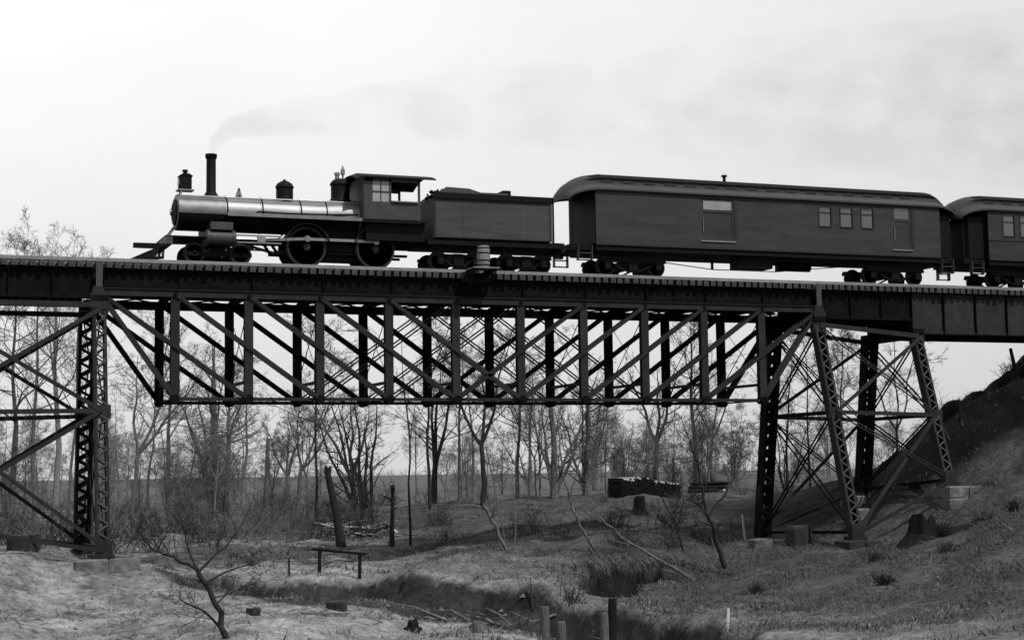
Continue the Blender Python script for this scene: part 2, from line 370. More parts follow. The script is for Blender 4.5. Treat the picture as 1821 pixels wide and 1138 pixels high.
part('boiler', MB().lathe((4.95, YC, 13.40), [(.69, 0), (.69, 1.4), (.70, 1.41), (.70, 1.47), (.69, 1.48), (.69, 2.95), (.70, 2.96), (.70, 3.02), (.69, 3.03), (.69, 3.9), (.76, 4.5), (.78, 5.5)], 'x', 40), JACKET, lo, True)
SHELL = MB(); LS = []
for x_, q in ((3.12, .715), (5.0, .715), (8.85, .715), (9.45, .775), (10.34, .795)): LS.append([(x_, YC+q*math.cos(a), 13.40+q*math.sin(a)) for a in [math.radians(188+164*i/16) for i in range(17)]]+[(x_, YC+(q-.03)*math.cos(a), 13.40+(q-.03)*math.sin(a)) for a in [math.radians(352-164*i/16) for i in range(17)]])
for bx_ in (5.0, 6.4, 7.95, 9.0): part('jacket_band', MB().lathe((bx_, YC, 13.40), [(.70, 0), (.728, .004), (.728, .05), (.70, .054)], 'x', 40), IRON, lo, True)
part('feed_pipe', MB().tube([(10.3, 1.05, 13.5), (9.2, 1.0, 13.45), (7.4, 1.02, 13.42), (6.2, 1.03, 13.45), (6.1, 1.06, 13.3)], .035, 6), IRON, lo, True)
part('boiler_shade_shell', SHELL.loft(LS), IRON, lo, True)  # black half shell paints the shade below the running board
sb = part('smokebox', MB().lathe((3.1, YC, 13.40), [(.66, 0), (.71, .04), (.71, 1.85), (.69, 1.86)], 'x', 40), SMOKEBOX, lo, True)
part('smokebox_door', MB().lathe((2.98, YC, 13.40), [(.06, -.03), (.3, 0), (.5, .06), (.53, .12)], 'x', 30), IRON, sb, True)
part('number_plate', MB().lathe((2.9, YC, 13.40), [(.13, 0), (.13, .06)], 'x', 20), RODM, sb, True)
st = part('smokestack', MB().lathe((4.5, YC, 14.02), [(.34, 0), (.27, .12), (.19, .26), (.185, 1.55), (.225, 1.6), (.235, 1.75), (.20, 1.76), (.17, 1.6)], 'z', 24), IRON, lo, True)
hl = part('headlamp', MB().box(3.25, 3.7, YC-.24, YC+.24, 14.3, 14.82).prism([(3.2, 14.82), (3.75, 14.82), (3.6, 14.92), (3.35, 14.92)], YC-.27, YC+.27), IRON, lo)
part('lamp_chimney', MB().lathe((3.48, YC, 14.9), [(.08, 0), (.08, .12), (.13, .13), (.1, .2)], 'z', 12), IRON, hl, True)
part('lamp_lens', MB().lathe((3.2, YC, 14.56), [(.17, 0), (.19, .02), (.19, .06)], 'x', 20), GLASS, hl, True)
part('lamp_bracket', MB().box(3.15, 3.8, YC-.26, YC+.26, 14.25, 14.3).beam((3.3, YC-.2, 14.25), (3.3, YC-.2, 13.95), .05, .05).beam((3.3, YC+.2, 14.25), (3.3, YC+.2, 13.95), .05, .05), RODM, hl)
be = part('bell_frame', MB().tube([(5.6, YC-.2, 14.05), (5.6, YC-.2, 14.35), (5.6, YC-.1, 14.45), (5.6, YC+.1, 14.45), (5.6, YC+.2, 14.35), (5.6, YC+.2, 14.05)], .025, 6), IRON, lo, True)
part('bell', MB().lathe((5.6, YC, 14.14), [(.15, 0), (.12, .06), (.09, .16), (.06, .24), (.01, .26)], 'z', 16), RODM, be, True)
part('sand_dome', MB().lathe((7.45, YC, 14.0), [(.42, 0), (.36, .08), (.34, .14), (.34, .55), (.37, .57), (.37, .62), (.30, .74), (.18, .82), (.06, .88), (.03, .93)], 'z', 26), IRON, lo, True)
dm = part('steam_dome', MB().lathe((9.75, YC, 14.1), [(.50, 0), (.43, .08), (.38, .16), (.38, .66), (.42, .69), (.42, .75), (.36, .84), (.26, .92), (.12, .96)], 'z', 28), IRON, lo, True)
part('safety_valve', MB().lathe((9.62, YC, 15.0), [(.09, 0), (.09, .2), (.12, .21), (.12, .3), (.05, .33)], 'z', 12), RODM, dm, True)
part('whistle', MB().lathe((9.86, YC, 15.0), [(.04, 0), (.04, .22), (.09, .24), (.09, .44), (.04, .50), (.04, .58)], 'z', 12), RODM, dm, True)
# cab
cb = part('cab', MB().box(10.35, 10.40, .45, 3.15, 13.2, 15.02).box(10.4, 12.72, .45, .49, 13.28, 13.98).box(10.4, 12.72, 3.11, 3.15, 13.28, 13.98)
     .box(10.4, 10.72, .45, .49, 13.98, 14.95).box(11.4, 11.50, .45, .49, 13.98, 14.95).box(12.62, 12.72, .45, .49, 13.98, 14.95)
     .box(10.4, 10.72, 3.11, 3.15, 13.98, 14.95).box(11.4, 11.50, 3.11, 3.15, 13.98, 14.95).box(12.62, 12.72, 3.11, 3.15, 13.98, 14.95)
     .box(10.4, 12.72, .45, .49, 14.80, 15.02).box(10.4, 12.72, 3.11, 3.15, 14.80, 15.02), CABP, lo)
part('cab_window', MB().box(10.72, 11.4, .465, .475, 13.98, 14.80), PAINTW, cb)
part('window_frame', MB().box(10.72, 11.4, .44, .464, 14.36, 14.41).box(11.04, 11.08, .44, .462, 13.98, 14.80), CABP, cb)
part('arm_rest', MB().box(11.5, 12.62, .36, .52, 13.982, 14.03), RODM, cb)
part('backhead', MB().box(10.42, 10.8, 1.05, 2.55, 12.9, 14.3), IRON, cb)
def arch(y0, y1, ze, rise, n=14, th=.05):
    ys = [y0+(y1-y0)*i/n for i in range(n+1)]; up = [(y, ze+rise*(1-((2*(y-y0)/(y1-y0)-1)**2))) for y in ys]
    return up+[(y, z-th) for y, z in up[::-1]]
sec = arch(.28, 3.32, 14.97, .30)
part('cab_roof', MB().loft([[(x, y, z-dz) for y, z in sec] for x, dz in ((10.0, .12), (10.3, .0), (13.35, .0))]), IRON, cb)
part('cab_floor', MB().box(10.3, 13.0, .4, 3.2, 13.18, 13.26), IRON, cb)
# running gear
for s, nm in ((-1, 'near'), (1, 'far')):
    yb = YC+s*1.30
    part('running_board', MB().box(4.9, 10.35, min(yb, YC+s*.7), max(yb, YC+s*.7), 13.225, 13.275).box(4.9, 12.75, yb-.02, yb+.02, 13.16, 13.29), RODM if s < 0 else IRON, lo)
    part('handrail', MB().tube([(3.2, YC+s*.62, 13.98), (10.3, YC+s*.66, 14.0)], .022, 6), RODM, lo, True)
    part('frame_bar', MB().box(2.9, 12.9, YC+s*.50-.05, YC+s*.50+.05, 12.28, 12.42).box(6.9, 12.4, YC+s*.50-.05, YC+s*.50+.05, 11.86, 11.96)
         .beam((7.0, YC+s*.5, 11.9), (6.7, YC+s*.5, 12.35), .1, .1), IRON, lo)
    cy = part('cylinder', MB().lathe((4.15, YC+s*1.08, 12.30), [(.1, -.04), (.30, -.03), (.30, .08), (.27, .1), (.27, .95), (.30, .97), (.30, 1.08), (.1, 1.1)], 'x', 24), CABP, lo, True)
    part('steam_chest', MB().box(4.25, 5.1, YC+s*1.08-.26, YC+s*1.08+.26, 12.6, 12.9), CABP, cy)
    part('piston_rod', MB().tube([(5.2, YC+s*1.08, 12.30), (6.2, YC+s*1.08, 12.30)], .035, 8), RODM, cy, True)
    part('crosshead_guide', MB().box(5.3, 7.05, YC+s*1.08-.05, YC+s*1.08+.05, 12.42, 12.47).box(5.3, 7.05, YC+s*1.08-.05, YC+s*1.08+.05, 12.14, 12.19), RODM, lo)
    part('crosshead', MB().box(6.1, 6.42, YC+s*1.08-.07, YC+s*1.08+.07, 12.19, 12.42), RODM, lo)
    cr = .3*(1 if s < 0 else -1); ps = YC+s*.96
    part('main_rod', MB().beam((6.25, ps-s*.02, 12.30), (8.15, ps-s*.02, 12.12+cr), .05, .11, (0, 0, 1)).lathe((8.15, ps-s*.02-.05, 12.12+cr), [(.12, 0), (.12, .1)], 'y', 14), RODM, lo)
    part('side_rod', MB().beam((8.15, ps-s*.1, 12.12+cr), (11.0, ps-s*.1, 12.12+cr), .05, .11, (0, 0, 1)).lathe((8.15, ps-s*.1-.04, 12.12+cr), [(.13, 0), (.13, .08)], 'y', 14).lathe((11., ps-s*.1-.04, 12.12+cr), [(.13, 0), (.13, .08)], 'y', 14), RODM, lo)
    for wx in (8.15, 11.0):
        aa = [math.radians(d) for d in range(15, 166, 10)]
        out_ = [(wx+.93*math.cos(a), 12.12+.93*math.sin(a)) for a in aa]+[(wx+.89*math.cos(a), 12.12+.89*math.sin(a)) for a in aa[::-1]]
        part('wheel_splasher', MB().prism(out_, YC+s*.60 if s > 0 else YC-1.0, YC+1.0 if s > 0 else YC-.60), WHEEL, lo)
        part('spring', MB().prism([(wx-.5, 12.92), (wx, 13.02), (wx+.5, 12.92), (wx, 12.97)], YC+s*.5-.05, YC+s*.5+.05), IRON, lo)
for wx in (8.15, 11.0): axle_set(lo, wx, W_D, .80)
for wx in (3.72, 5.52): axle_set(lo, wx, W_S, .41)
part('pilot_truck_frame', MB().box(3.3, 5.95, 1.0, 1.1, 11.62, 11.78).box(3.3, 5.95, 2.5, 2.6, 11.62, 11.78).box(4.3, 4.95, 1.1, 2.5, 11.7, 12.1).beam((3.72, 1.05, 11.85), (4.6, 1.05, 12.1), .08, .06).beam((5.52, 1.05, 11.85), (4.6, 1.05, 12.1), .08, .06), IRON, lo)
part('cylinder_saddle', MB().box(4.2, 5.05, .9, 2.7, 12.0, 12.8), IRON, lo)
part('firebox', MB().box(8.95, 10.3, 1.25, 2.35, 12.0, 13.3).box(8.75, 10.5, 1.4, 2.2, 11.65, 12.0), IRON, lo)
part('reservoir', MB().lathe((11.4, YC, 12.75), [(.05, -.05), (.3, 0), (.3, 1.3), (.05, 1.35)], 'x', 18), IRON, lo, True)
part('under_cab_frame', MB().box(10.5, 13.0, .7, 2.9, 12.45, 13.15), IRON, lo)
part('buffer_beam', MB().box(2.55, 2.8, .55, 3.05, 11.98, 12.28), CABP, lo)
part('front_deck', MB().box(2.55, 4.1, .7, 2.9, 12.29, 12.34).beam((2.7, 1.1, 12.3), (3.2, 1.35, 13.0), .05, .05).beam((2.7, 2.5, 12.3), (3.2, 2.25, 13.0), .05, .05), IRON, lo)
part('coupler_bar', MB().beam((1.65, YC, 12.05), (2.6, YC, 12.05), .2, .16).box(1.5, 1.7, YC-.12, YC+.12, 11.96, 12.14), IRON, lo)
pi_ = part('pilot', MB().beam((2.45, .65, 11.46), (1.35, YC, 11.46), .10, .12).beam((2.45, 2.95, 11.46), (1.35, YC, 11.46), .10, .12).box(2.4, 2.5, .6, 3.0, 11.9, 12.0), IRON, lo)
for k in range(15):
    f = k/14.; y = .68+f*2.24; b = 1-abs(2*f-1); part('pilot_bar', MB().beam((2.45-1.1*b, y, 11.46), (2.5, YC+(y-YC)*.78, 12.0), .09, .1), IRON, pi_)
# tender
te = thing('tender', 'grey paneled coal tender coupled between the locomotive and the baggage car', 'tender', (15.9, YC, RT))
part('tank', MB().box(13.3, 18.45, .45, 3.15, 12.62, 14.25), TENDER, te)
part('tank_collar', MB().box(13.3, 18.5, .36, .44, 14.24, 14.47).box(13.3, 18.5, 3.16, 3.24, 14.24, 14.47).box(18.45, 18.53, .36, 3.24, 14.24, 14.47), IRON, te)
part('panel_moulding', MB().box(13.32, 18.43, .425, .449, 12.63, 12.68).box(13.32, 18.43, .425, .449, 14.17, 14.22).box(13.32, 13.37, .425, .449, 12.68, 14.17).box(18.38, 18.43, .425, .449, 12.68, 14.17), TRIM, te)
for k in range(1, 4):
    part('rivet_seam', MB().box(13.3+k*1.29-.03, 13.3+k*1.29+.03, .44, .449, 12.69, 14.16), TENDER, te)
part('tender_frame', MB().box(13.0, 18.95, .55, 3.05, 12.36, 12.6).box(13.0, 18.95, .40, .52, 12.34, 12.5), IRON, te)
for y_ in (.62, 2.92): part('coal_board', MB().prism([(13.35, 14.25), (13.35, 14.35), (13.9, 14.75), (14.9, 14.72), (15.4, 14.58), (16.6, 14.60), (16.6, 14.25)], y_, y_+.06), TENDER, te)
cm = MB(); r_ = random.Random(4)
for _ in range(260):
    x = r_.uniform(13.6, 16.5); y = r_.uniform(.75, 2.85); z = 14.35+.32*max(0, 1-((y-1.8)/1.1)**2)*(1-.25*math.sin(x*2.1)); s_ = r_.uniform(.06, .14)
    pts = [(x+s_*r_.uniform(.5, 1)*a, y+s_*r_.uniform(.5, 1)*b, z+s_*r_.uniform(.5, 1)*c) for a, b, c in ((1,0,0),(-1,0,0),(0,1,0),(0,-1,0),(0,0,1),(0,0,-1))]
    cm.add(pts, [(0,2,4),(2,1,4),(1,3,4),(3,0,4),(2,0,5),(1,2,5),(3,1,5),(0,3,5)])
co = part('coal', cm, COAL, te); co['kind'] = 'stuff'
part('water_hatch', MB().prism([(16.6, 14.25), (16.6, 14.82), (16.95, 14.82), (16.95, 14.25)], 1.2, 2.4).lathe((17.6, YC, 14.25), [(.35, 0), (.35, .16), (.3, .2)], 'z', 18), IRON, te)
part('rear_ladder', MB().tube([(18.58, .7, 12.5), (18.58, .7, 14.4)], .02, 5).tube([(18.58, 1.05, 12.5), (18.58, 1.05, 14.4)], .02, 5), IRON, te)
part('buffer_beam', MB().box(18.95, 19.1, .6, 3.0, 12.2, 12.6), IRON, te)
def truck(t, xc, wb, r=.41, heavy=False):
    for dx in (-wb/2, wb/2): axle_set(t, xc+dx, W_S, r)
    mb = MB()
    for y in (YC-.98, YC+.98):
        mb.beam((xc-wb/2-.35, y, RT+r+.22), (xc+wb/2+.35, y, RT+r+.22), .08, .12, (0, 0, 1))
        mb.beam((xc-wb/2, y, RT+r+.2), (xc-.25, y, RT+r-.22), .07, .07).beam((xc+wb/2, y, RT+r+.2), (xc+.25, y, RT+r-.22), .07, .07).beam((xc-.3, y, RT+r-.22), (xc+.3, y, RT+r-.22), .07, .08)
        for dx in (-wb/2, wb/2): mb.box(xc+dx-.13, xc+dx+.13, y-.09, y+.09, RT+r-.14, RT+r+.17)
        mb.box(xc-.22, xc+.22, y-.07, y+.07, RT+r-.18, RT+r+.16)
    mb.box(xc-.22, xc+.22, YC-1.0, YC+1.0, RT+r-.05, RT+r+.3)
    if heavy: mb.box(xc-wb/2-.3, xc+wb/2+.3, YC-1.05, YC-.9, RT+r+.16, RT+r+.36).box(xc-wb/2-.3, xc+wb/2+.3, YC+.9, YC+1.05, RT+r+.16, RT+r+.36)
    part('truck_frame', mb, IRON, t)
truck(te, 14.45, 1.55); truck(te, 17.45, 1.55)
# cars
def roof_secs(x0, x1, lx, rx):
    """clerestory roof lofted along X, both ends drooping into a hood"""
    ys = [-1.56, -1.5, -1.2, -.92, -.80, -.78, -.5, 0, .5, .78, .80, .92, 1.2, 1.5, 1.56]
    zl = [0, .05, .20, .30, .34, .58, .74, .80, .74, .58, .34, .30, .20, .05, 0]
    out = []
    n = 9
    xs = [(x0+lx*(1-math.cos(math.pi/2*i/n)), math.sin(math.pi/2*i/n)) for i in range(n+1)]+[(x1-rx*(1-math.cos(math.pi/2*(n-i)/n)), math.sin(math.pi/2*(n-i)/n)) for i in range(n+1)]
    for x, k in xs:
        up = []
        for y, z in zip(ys, zl):
            dome = .42*(1-(y/1.56)**2)
            zz = z*k+dome*(1-k)*.35; up.append((x, YC+y*(.82+.18*k), 14.98+zz-(1-k)*.44))
        lo_ = [(p[0], p[1], p[2]-.07) for p in up[::-1]]
        out.append(up+lo_)
    return out
def rail_car(name, label, x0, x1, body0, body1, kind):
    t = thing(name, label, 'railway car', ((body0+body1)/2, YC, RT))
    rf = part('roof', MB().loft(roof_secs(x0, x1, 1.6, 1.3)), ROOFM, t, True)
    # dark clerestory cap, eave moulding and small ventilator windows
    k0, k1 = x0+1.15, x1-1.15
    part('upper_roof', MB().loft([[(x, YC+y*s_, z+dz) for y, z in [(-.86, 15.56), (-.55, 15.745), (0, 15.81), (.55, 15.745), (.86, 15.56), (.86, 15.53), (-.86, 15.53)]] for x, s_, dz in ((k0-.35, .86, -.20), (k0, .95, -.07), (k0+.45, 1, 0), (k1, 1, 0), (k1+.35, .95, -.05), (k1+.75, .8, -.20))]), ROOFD, rf)
    nvl = int((k1-k0-1)/.95)
    for k in range(nvl):
        xx = k0+.5+k*(k1-k0-1)/nvl
        part('ventilator', MB().box(xx, xx+.55, YC-.815, YC-.795, 15.36, 15.5), TRIM, rf)
    openings = []
    if kind == 'baggage': openings = [(25.45, 27.05, 12.95, 14.78, 'door'), (31.35, 31.95, 13.82, 14.68, 'w'), (32.45, 33.05, 13.82, 14.68, 'w'), (33.55, 34.15, 13.82, 14.68, 'w'), (35.2, 36.2, 12.9, 14.85, 'door')]
    else:
        for k in range(9): openings.append((41.3+k*.98, 41.3+k*.98+.62, 13.75, 14.72, 'w'))
    zb, zt = 12.6, 14.92; yn = .36; yf = 3.24
    mb = MB(); xs = body0
    for (a, b, c, d, k) in openings:
        mb.box(xs, a, yn, yn+.06, zb, zt); mb.box(a, b, yn, yn+.06, zb, c).box(a, b, yn, yn+.06, d, zt); xs = b
    mb.box(xs, body1, yn, yn+.06, zb, zt)
    part('body_side', mb, CARP, t)
    part('body_shell', MB().box(body0, body1, yf-.06, yf, zb, zt).box(body0, body0+.06, yn+.06, yf-.06, zb, zt).box(body1-.06, body1, yn+.06, yf-.06, zb, zt).box(body0, body1, yn+.06, yf-.06, zb, zb+.08), CARP, t)
    part('belt_rail', MB().box(body0-.01, body1+.01, yn-.03, yn, zb-.02, zb+.06).box(body0-.01, body1+.01, yn-.025, yn, 14.86, 14.91), TRIM, t)
    part('letter_board', MB().box(body0-.01, body1+.01, yn-.045, yn+.02, 14.93, 15.02), TRIM, t)
    if kind != 'baggage': part('belt_rail', MB().box(body0-.01, body1+.01, yn-.025, yn, 13.5, 13.57), TRIM, t)
    for n_, (a, b, c, d, k) in enumerate(openings):
        if k == 'w':
            w = part('window', MB().box(a-.05, a, yn-.02, yn+.03, c-.05, d+.05).box(b, b+.05, yn-.02, yn+.03, c-.05, d+.05).box(a, b, yn-.02, yn+.03, d, d+.05).box(a, b, yn-.035, yn+.03, c-.05, c).box(a, b, yn+.0, yn+.03, (c+d)/2+.15, (c+d)/2+.19), TRIM, t)
            part('pane', MB().box(a, b, yn+.035, yn+.045, c, d), GLASS, w)
            part('pale_panel', MB().box(a, b, yn+.07, yn+.08, c if n_ % 2 else c+.12, d), PAINTW, w)  # pale panel set behind the pane
        else:
            m_ = (a+b)/2
            dr = part('door', MB().box(a, b, yn+.035, yn+.055, c, 14.3).box(a, a+.1, yn+.01, yn+.034, c, d).box(b-.1, b, yn+.01, yn+.034, c, d).box(a+.1, b-.1, yn+.01, yn+.034, c, c+.12).box(a+.1, b-.1, yn+.01, yn+.034, 14.18, 14.3).box(a+.1, b-.1, yn+.01, yn+.034, d-.06, d), CARP, t)
            part('door_window', MB().box(a+.1, b-.1, yn+.036, yn+.05, 14.3, d-.06), PAINTW if n_ == 0 else GLASS, dr)
            if n_: part('pale_panel', MB().box(a+.15, b-.15, yn+.08, yn+.09, 14.35, d-.06), PAINTW, dr)
            part('handle', MB().tube([(a+.07, yn-.03, 13.3), (a+.07, yn-.03, 13.9)], .018, 6), RODM, dr)
            part('sill', MB().box(a-.05, b+.05, yn-.05, yn, c-.06, c), RODM, dr)
            part('door_track', MB().box(a-.1, b+(.9 if n_ == 0 else .2), yn-.04, yn-.026, d+.005, d+.045), TRIM, dr)
            part('jamb', MB().box(b, b+.14, yn-.02, yn, c, d), TRIM, dr)
    part('underframe', MB().box(x0+.1, x1-.1, .6, 3.0, 12.38, 12.58).box(body0, body1, .40, .52, 12.36, 12.58).box(body0, body1, 3.08, 3.2, 12.36, 12.58), IRON, t)
    tl, tr_ = body0+1.6, body1-1.8
    truck(t, tl+.3, 2.4, .44, True); truck(t, tr_-.4, 2.4, .44, True)
    for y in (.75, 2.85):
        q1, q2 = tl+5.2, tr_-5.4
        mb = MB().tube([(tl+1.2, y, 12.42), (q1, y, 12.02), (q2, y, 12.02), (tr_-1.2, y, 12.42)], .022, 6)
        part('truss_rod', mb, IRON, t)
        for q in (q1, q2): part('queen_post', MB().box(q-.05, q+.05, y-.04, y+.04, 12.03, 12.38), IRON, t)
    if kind == 'baggage':
        part('battery_box', MB().box(27.4, 29.1, .7, 1.5, 11.86, 12.36), IRON, t)
        part('air_reservoir', MB().lathe((29.9, 1.6, 12.1), [(.05, -.04), (.22, 0), (.22, 1.6), (.05, 1.64)], 'x', 16), IRON, t, True)
        part('roof_pipe', MB().lathe((27.4, YC, 15.75), [(.07, 0), (.07, .3), (.14, .31), (.12, .38)], 'z', 12), ROOFD, rf, True)
    for sx, e in ((-1, body0), (1, body1)):      # open platforms, steps, railings
        a, b = (x0+.15, body0) if sx < 0 else (body1, x1-.15)
        va, vb = (x0+.42, body0) if sx < 0 else (body1, x1-.3)
        if (sx > 0) == (kind == 'baggage'): part('vestibule', MB().box(va, vb, .62, 2.98, 12.66, 14.62), IRON, t)
        part('platform', MB().box(a, b, .65, 2.95, 12.58, 12.66), IRON, t)
        part('shaded_end_wall', MB().box(min(e, e+sx*.02), max(e, e+sx*.02), .42, 3.18, 12.66, 15.0), IRON, t)  # body end wall, its shade put into the black colour
        for y_ in (.72, 2.82): part('corner_post', MB().box(a+.02 if sx < 0 else b-.08, a+.08 if sx < 0 else b-.02, y_, y_+.06, 12.66, 14.7), IRON, t)
        for y in (.42, 3.0):
            m0 = (a+b)/2-.3 if sx < 0 else (a+b)/2-.3
            part('step', MB().box(m0, m0+.6, y, y+.22, 12.2, 12.23).box(m0+.02, m0+.58, y, y+.22, 11.92, 11.95).box(m0-.03, m0, y, y+.22, 11.9, 12.55).box(m0+.6, m0+.63, y, y+.22, 11.9, 12.55), CABP, t)
        part('coupler', MB().box(a-.35 if sx < 0 else b, a if sx < 0 else b+.2, 1.68, 1.92, 12.1, 12.34), IRON, t)
    return t
rail_car('baggage_car', 'dark wooden baggage car with sliding door and three small windows, behind the tender', 19.35, 38.75, 20.45, 37.75, 'baggage')
rail_car('passenger_car', 'dark wooden passenger car cut off by the right edge of the photograph', 39.1, 52.6, 40.45, 51.5, 'coach')
# ------------------------------------------------------------------ terrain height field
TP = np.array([
 (-20,-25,-.3),(-5,-19,-.9),(0,-21,-.9),(-4,-7,-.6),(0,-4,-.75),(3,-14,-.95),(-12,-12,-.2),(-30,-40,.2),(-8,-40,.9),(-8,-58,1.7),(-8,-70,1.8),(-30,-62,1.8),(20,-60,1.6),(45,-60,2.2),
 (-6.2,-1.6,1.1),(-12,-2,2.2),(-20,0,4.2),(-32,0,7),(-45,0,9.5),(-6,7,.7),(-30,14,4),(-14,14,1.0),(-30,-14,2.5),
 (0,-1.6,-.1),(0,4.5,-.25),(2,15,-.3),(7,49,0),(13,43,0),(2,54,0),(-20,60,.6),(-40,40,2),(4,26,-.2),(8,6,-.45),
 (13,14,-.3),(16,12,-.3),(21,36,0),(35,66,.1),(41,72,.1),(55,87,.2),(58,104,.2),(20,22,-.1),(10,100,.2),(-30,110,.8),
 (5.3,-10.5,-1.0),(6.7,-11,-1.32),(7.6,-12.5,-1.48),(8.8,-15,-1.55),(9.5,-17,-1.62),(9.6,-19,-1.7),(11.7,-16,-1.75),(13.5,-16,-1.8),(16,-9.5,-1.4),(17.7,-9,-1.4),(16.5,-14,-1.45),(20.2,-9,-1.2),(7.2,-.6,-.62),(9.4,-1.6,-.6),(11.8,-6.2,-.55),(13.6,-6.8,-.75),(14.9,-8,-.85),(11.2,-3.9,-.55),(14,1,-.4),(6,-20,-1.1),(9,-27,-1.6),(4,-30,-.9),
 (16,-17,-1.5),(17.8,-11,-1.45),(30.8,-2.6,-.2),(30.8,5.2,-.6),(36,-2,2.0),(36,4,1.7),(37,36,1.2),(55,59,1.2),(45,45,1.2),(26,5,.55),(23,8,.5),(28,20,.9),
 (18.9,-1.7,-.4),(21.3,-1.3,-.2),(23.2,-1.9,-.8),(27,-2,-.3),(44,3,7.7),(41.9,3,6.5),(39.2,3,5.2),(36.6,3,3.0),(41,-1,5.6),(38.7,-1,3.9),(38.4,-4,2.6),(33.6,-10,1.3),(31.7,-6,.1),
 (34.7,-6,.9),(25.5,-20,.1),(21.5,-22,-.6),(20.3,-18,-1.05),(24,-8,-.7),(18,-29,-1),(14,-27,-1.8),(33,-20,1.0),(30,-34,.2),(43,-12,3),
 (48.5,1.8,10.1),(60,1.8,10.6),(90,1.8,10.6),(50,-6,6.2),(50,-14,3.6),(75,-16,3.6),(50,-34,1.5),(50,10,5.6),(60,20,1.8),(45,13,3.2),(40,16,1.6),(90,22,1.5),(36,10,1.0),
 (80,60,1.2),(110,110,1.4),(113,153,1.2),(60,150,.4),(0,160,.6),(-80,100,1.5),(-80,0,10),(-80,-60,3),(120,-60,4),(120,0,10.6),(130,40,2)],float)
def _tps(P, lam=.02):
    n=len(P); d2=((P[:,None,:2]-P[None,:,:2])**2).sum(-1)/400.
    K=.5*d2*np.log(d2+1e-9); K[np.arange(n),np.arange(n)]=lam*.02
    A=np.zeros((n+3,n+3)); A[:n,:n]=K; A[:n,n]=1; A[:n,n+1:]=P[:,:2]/20; A[n:,:n]=A[:n,n:].T
    return np.linalg.solve(A,np.r_[P[:,2],0,0,0])
_TW=_tps(TP)
CH=[np.array([(15,-40,1.4),(13.8,-24,1.5),(13.2,-17,1.7),(13.2,-12.5,1.7),(11.6,-9.6,1.9),(9.6,-7.0,2.1),(7.4,-4.5,1.9),(5.0,-2.0,1.0),(2.8,.2,.5),(-3,4,.3)],float),
    np.array([(17.3,-7.2,.35),(18.2,-5.2,.9),(19.3,-4.0,1.1),(21,-3.8,1.1),(22.9,-4.6,.7)],float)]
def _seg(px,py,L):
    best=np.full(px.shape,1e9)
    for a,b in zip(L[:-1],L[1:]):
        d=(b-a)[:2]; t=np.clip(((px-a[0])*d[0]+(py-a[1])*d[1])/(d@d),0,1)
        best=np.minimum(best,np.hypot(px-a[0]-t*d[0],py-a[1]-t*d[1])-(a[2]+t*(b[2]-a[2])))
    return best
def cut(x,y):
    """0 outside the gully, 1 on its bed"""
    wv=.22*np.sin(x*1.3+y*.9)+.13*np.sin(y*2.7+x)+.08*np.sin(x*4.1-y*3.3)
    t1=np.clip((_seg(x,y,CH[0])+wv)/.85,0,1); t2=np.clip((_seg(x,y,CH[1])+wv*.8)/.45,0,1)
    return 1-t1*t1*(3-2*t1), 1-t2*t2*(3-2*t2)
_nr=np.random.RandomState(7)
_NW=[(_nr.uniform(-1,1,2)*f,_nr.uniform(0,6.28),a) for f,a in [(.25,.10)]*6+[(.7,.05)]*8+[(1.9,.022)]*10+[(4.2,.010)]*10]
def height(x,y):
    x=np.asarray(x,float); y=np.asarray(y,float); sh=np.broadcast(x,y).shape
    x=np.broadcast_to(x,sh).ravel(); y=np.broadcast_to(y,sh).ravel(); out=np.zeros(len(x))
    for i in range(0,len(x),20000):
        xx=x[i:i+20000]; yy=y[i:i+20000]
        cx=np.clip(xx,-80,120); cy=np.clip(yy,-68,155)
        d2=((cx[:,None]-TP[None,:,0])**2+(cy[:,None]-TP[None,:,1])**2)/400.
        z=(.5*d2*np.log(d2+1e-9))@_TW[:-3]+_TW[-3]+_TW[-2]*cx/20+_TW[-1]*cy/20
        far=np.hypot(xx-cx,yy-cy); w=np.exp(-far/60.)
        z=z*w+(1-w)*(-.5-.0035*far)
        nz=np.zeros(len(xx))
        for k,p,a in _NW: nz+=a*np.sin(k[0]*xx*2+k[1]*yy*2+p)
        z+=nz*.8*np.exp(-far/30)
        em=np.clip((xx-36.8)/3,0,1)*np.clip((16-yy)/5,0,1)*np.exp(-far/30); z+=em*(.16*np.sin(xx*2.3+yy*1.1)+.12*np.sin(yy*3.7-xx*1.7)+.07*np.sin(xx*6.1+yy*2))
        c1,c2=cut(xx,yy); z-=np.maximum(c1*1.15,c2*1.5)
        out[i:i+20000]=z
    return out.reshape(sh)
# ------------------------------------------------------------------ ground
xs = np.concatenate([-np.geomspace(3200, 42, 34), np.arange(-40, 82, .3), np.geomspace(84, 3200, 34)])
ys = np.concatenate([-np.geomspace(400, 72, 10), np.arange(-70, -30, 1.0), np.arange(-30, 22, .27), np.arange(22, 90, .6), np.geomspace(91, 6000, 70)])
GX, GY = np.meshgrid(xs, ys); GZ = height(GX, GY)
GV = np.stack([GX.ravel(), GY.ravel(), GZ.ravel()], 1); nx, ny = len(xs), len(ys)
ii = (np.arange(ny-1)[:, None]*nx+np.arange(nx-1)[None, :]).ravel()
GF = np.stack([ii, ii+1, ii+nx+1, ii+nx], 1)
def np_mesh(name, V, F, m):
    me = bpy.data.meshes.new(name); k = F.shape[1]
    me.vertices.add(len(V)); me.vertices.foreach_set('co', np.ascontiguousarray(V, dtype=np.float32).ravel())
    me.loops.add(F.size); me.loops.foreach_set('vertex_index', F.astype(np.int32).ravel())
    me.polygons.add(len(F)); me.polygons.foreach_set('loop_start', (np.arange(len(F))*k).astype(np.int32))
    me.update(calc_edges=True); me.materials.append(m); return me
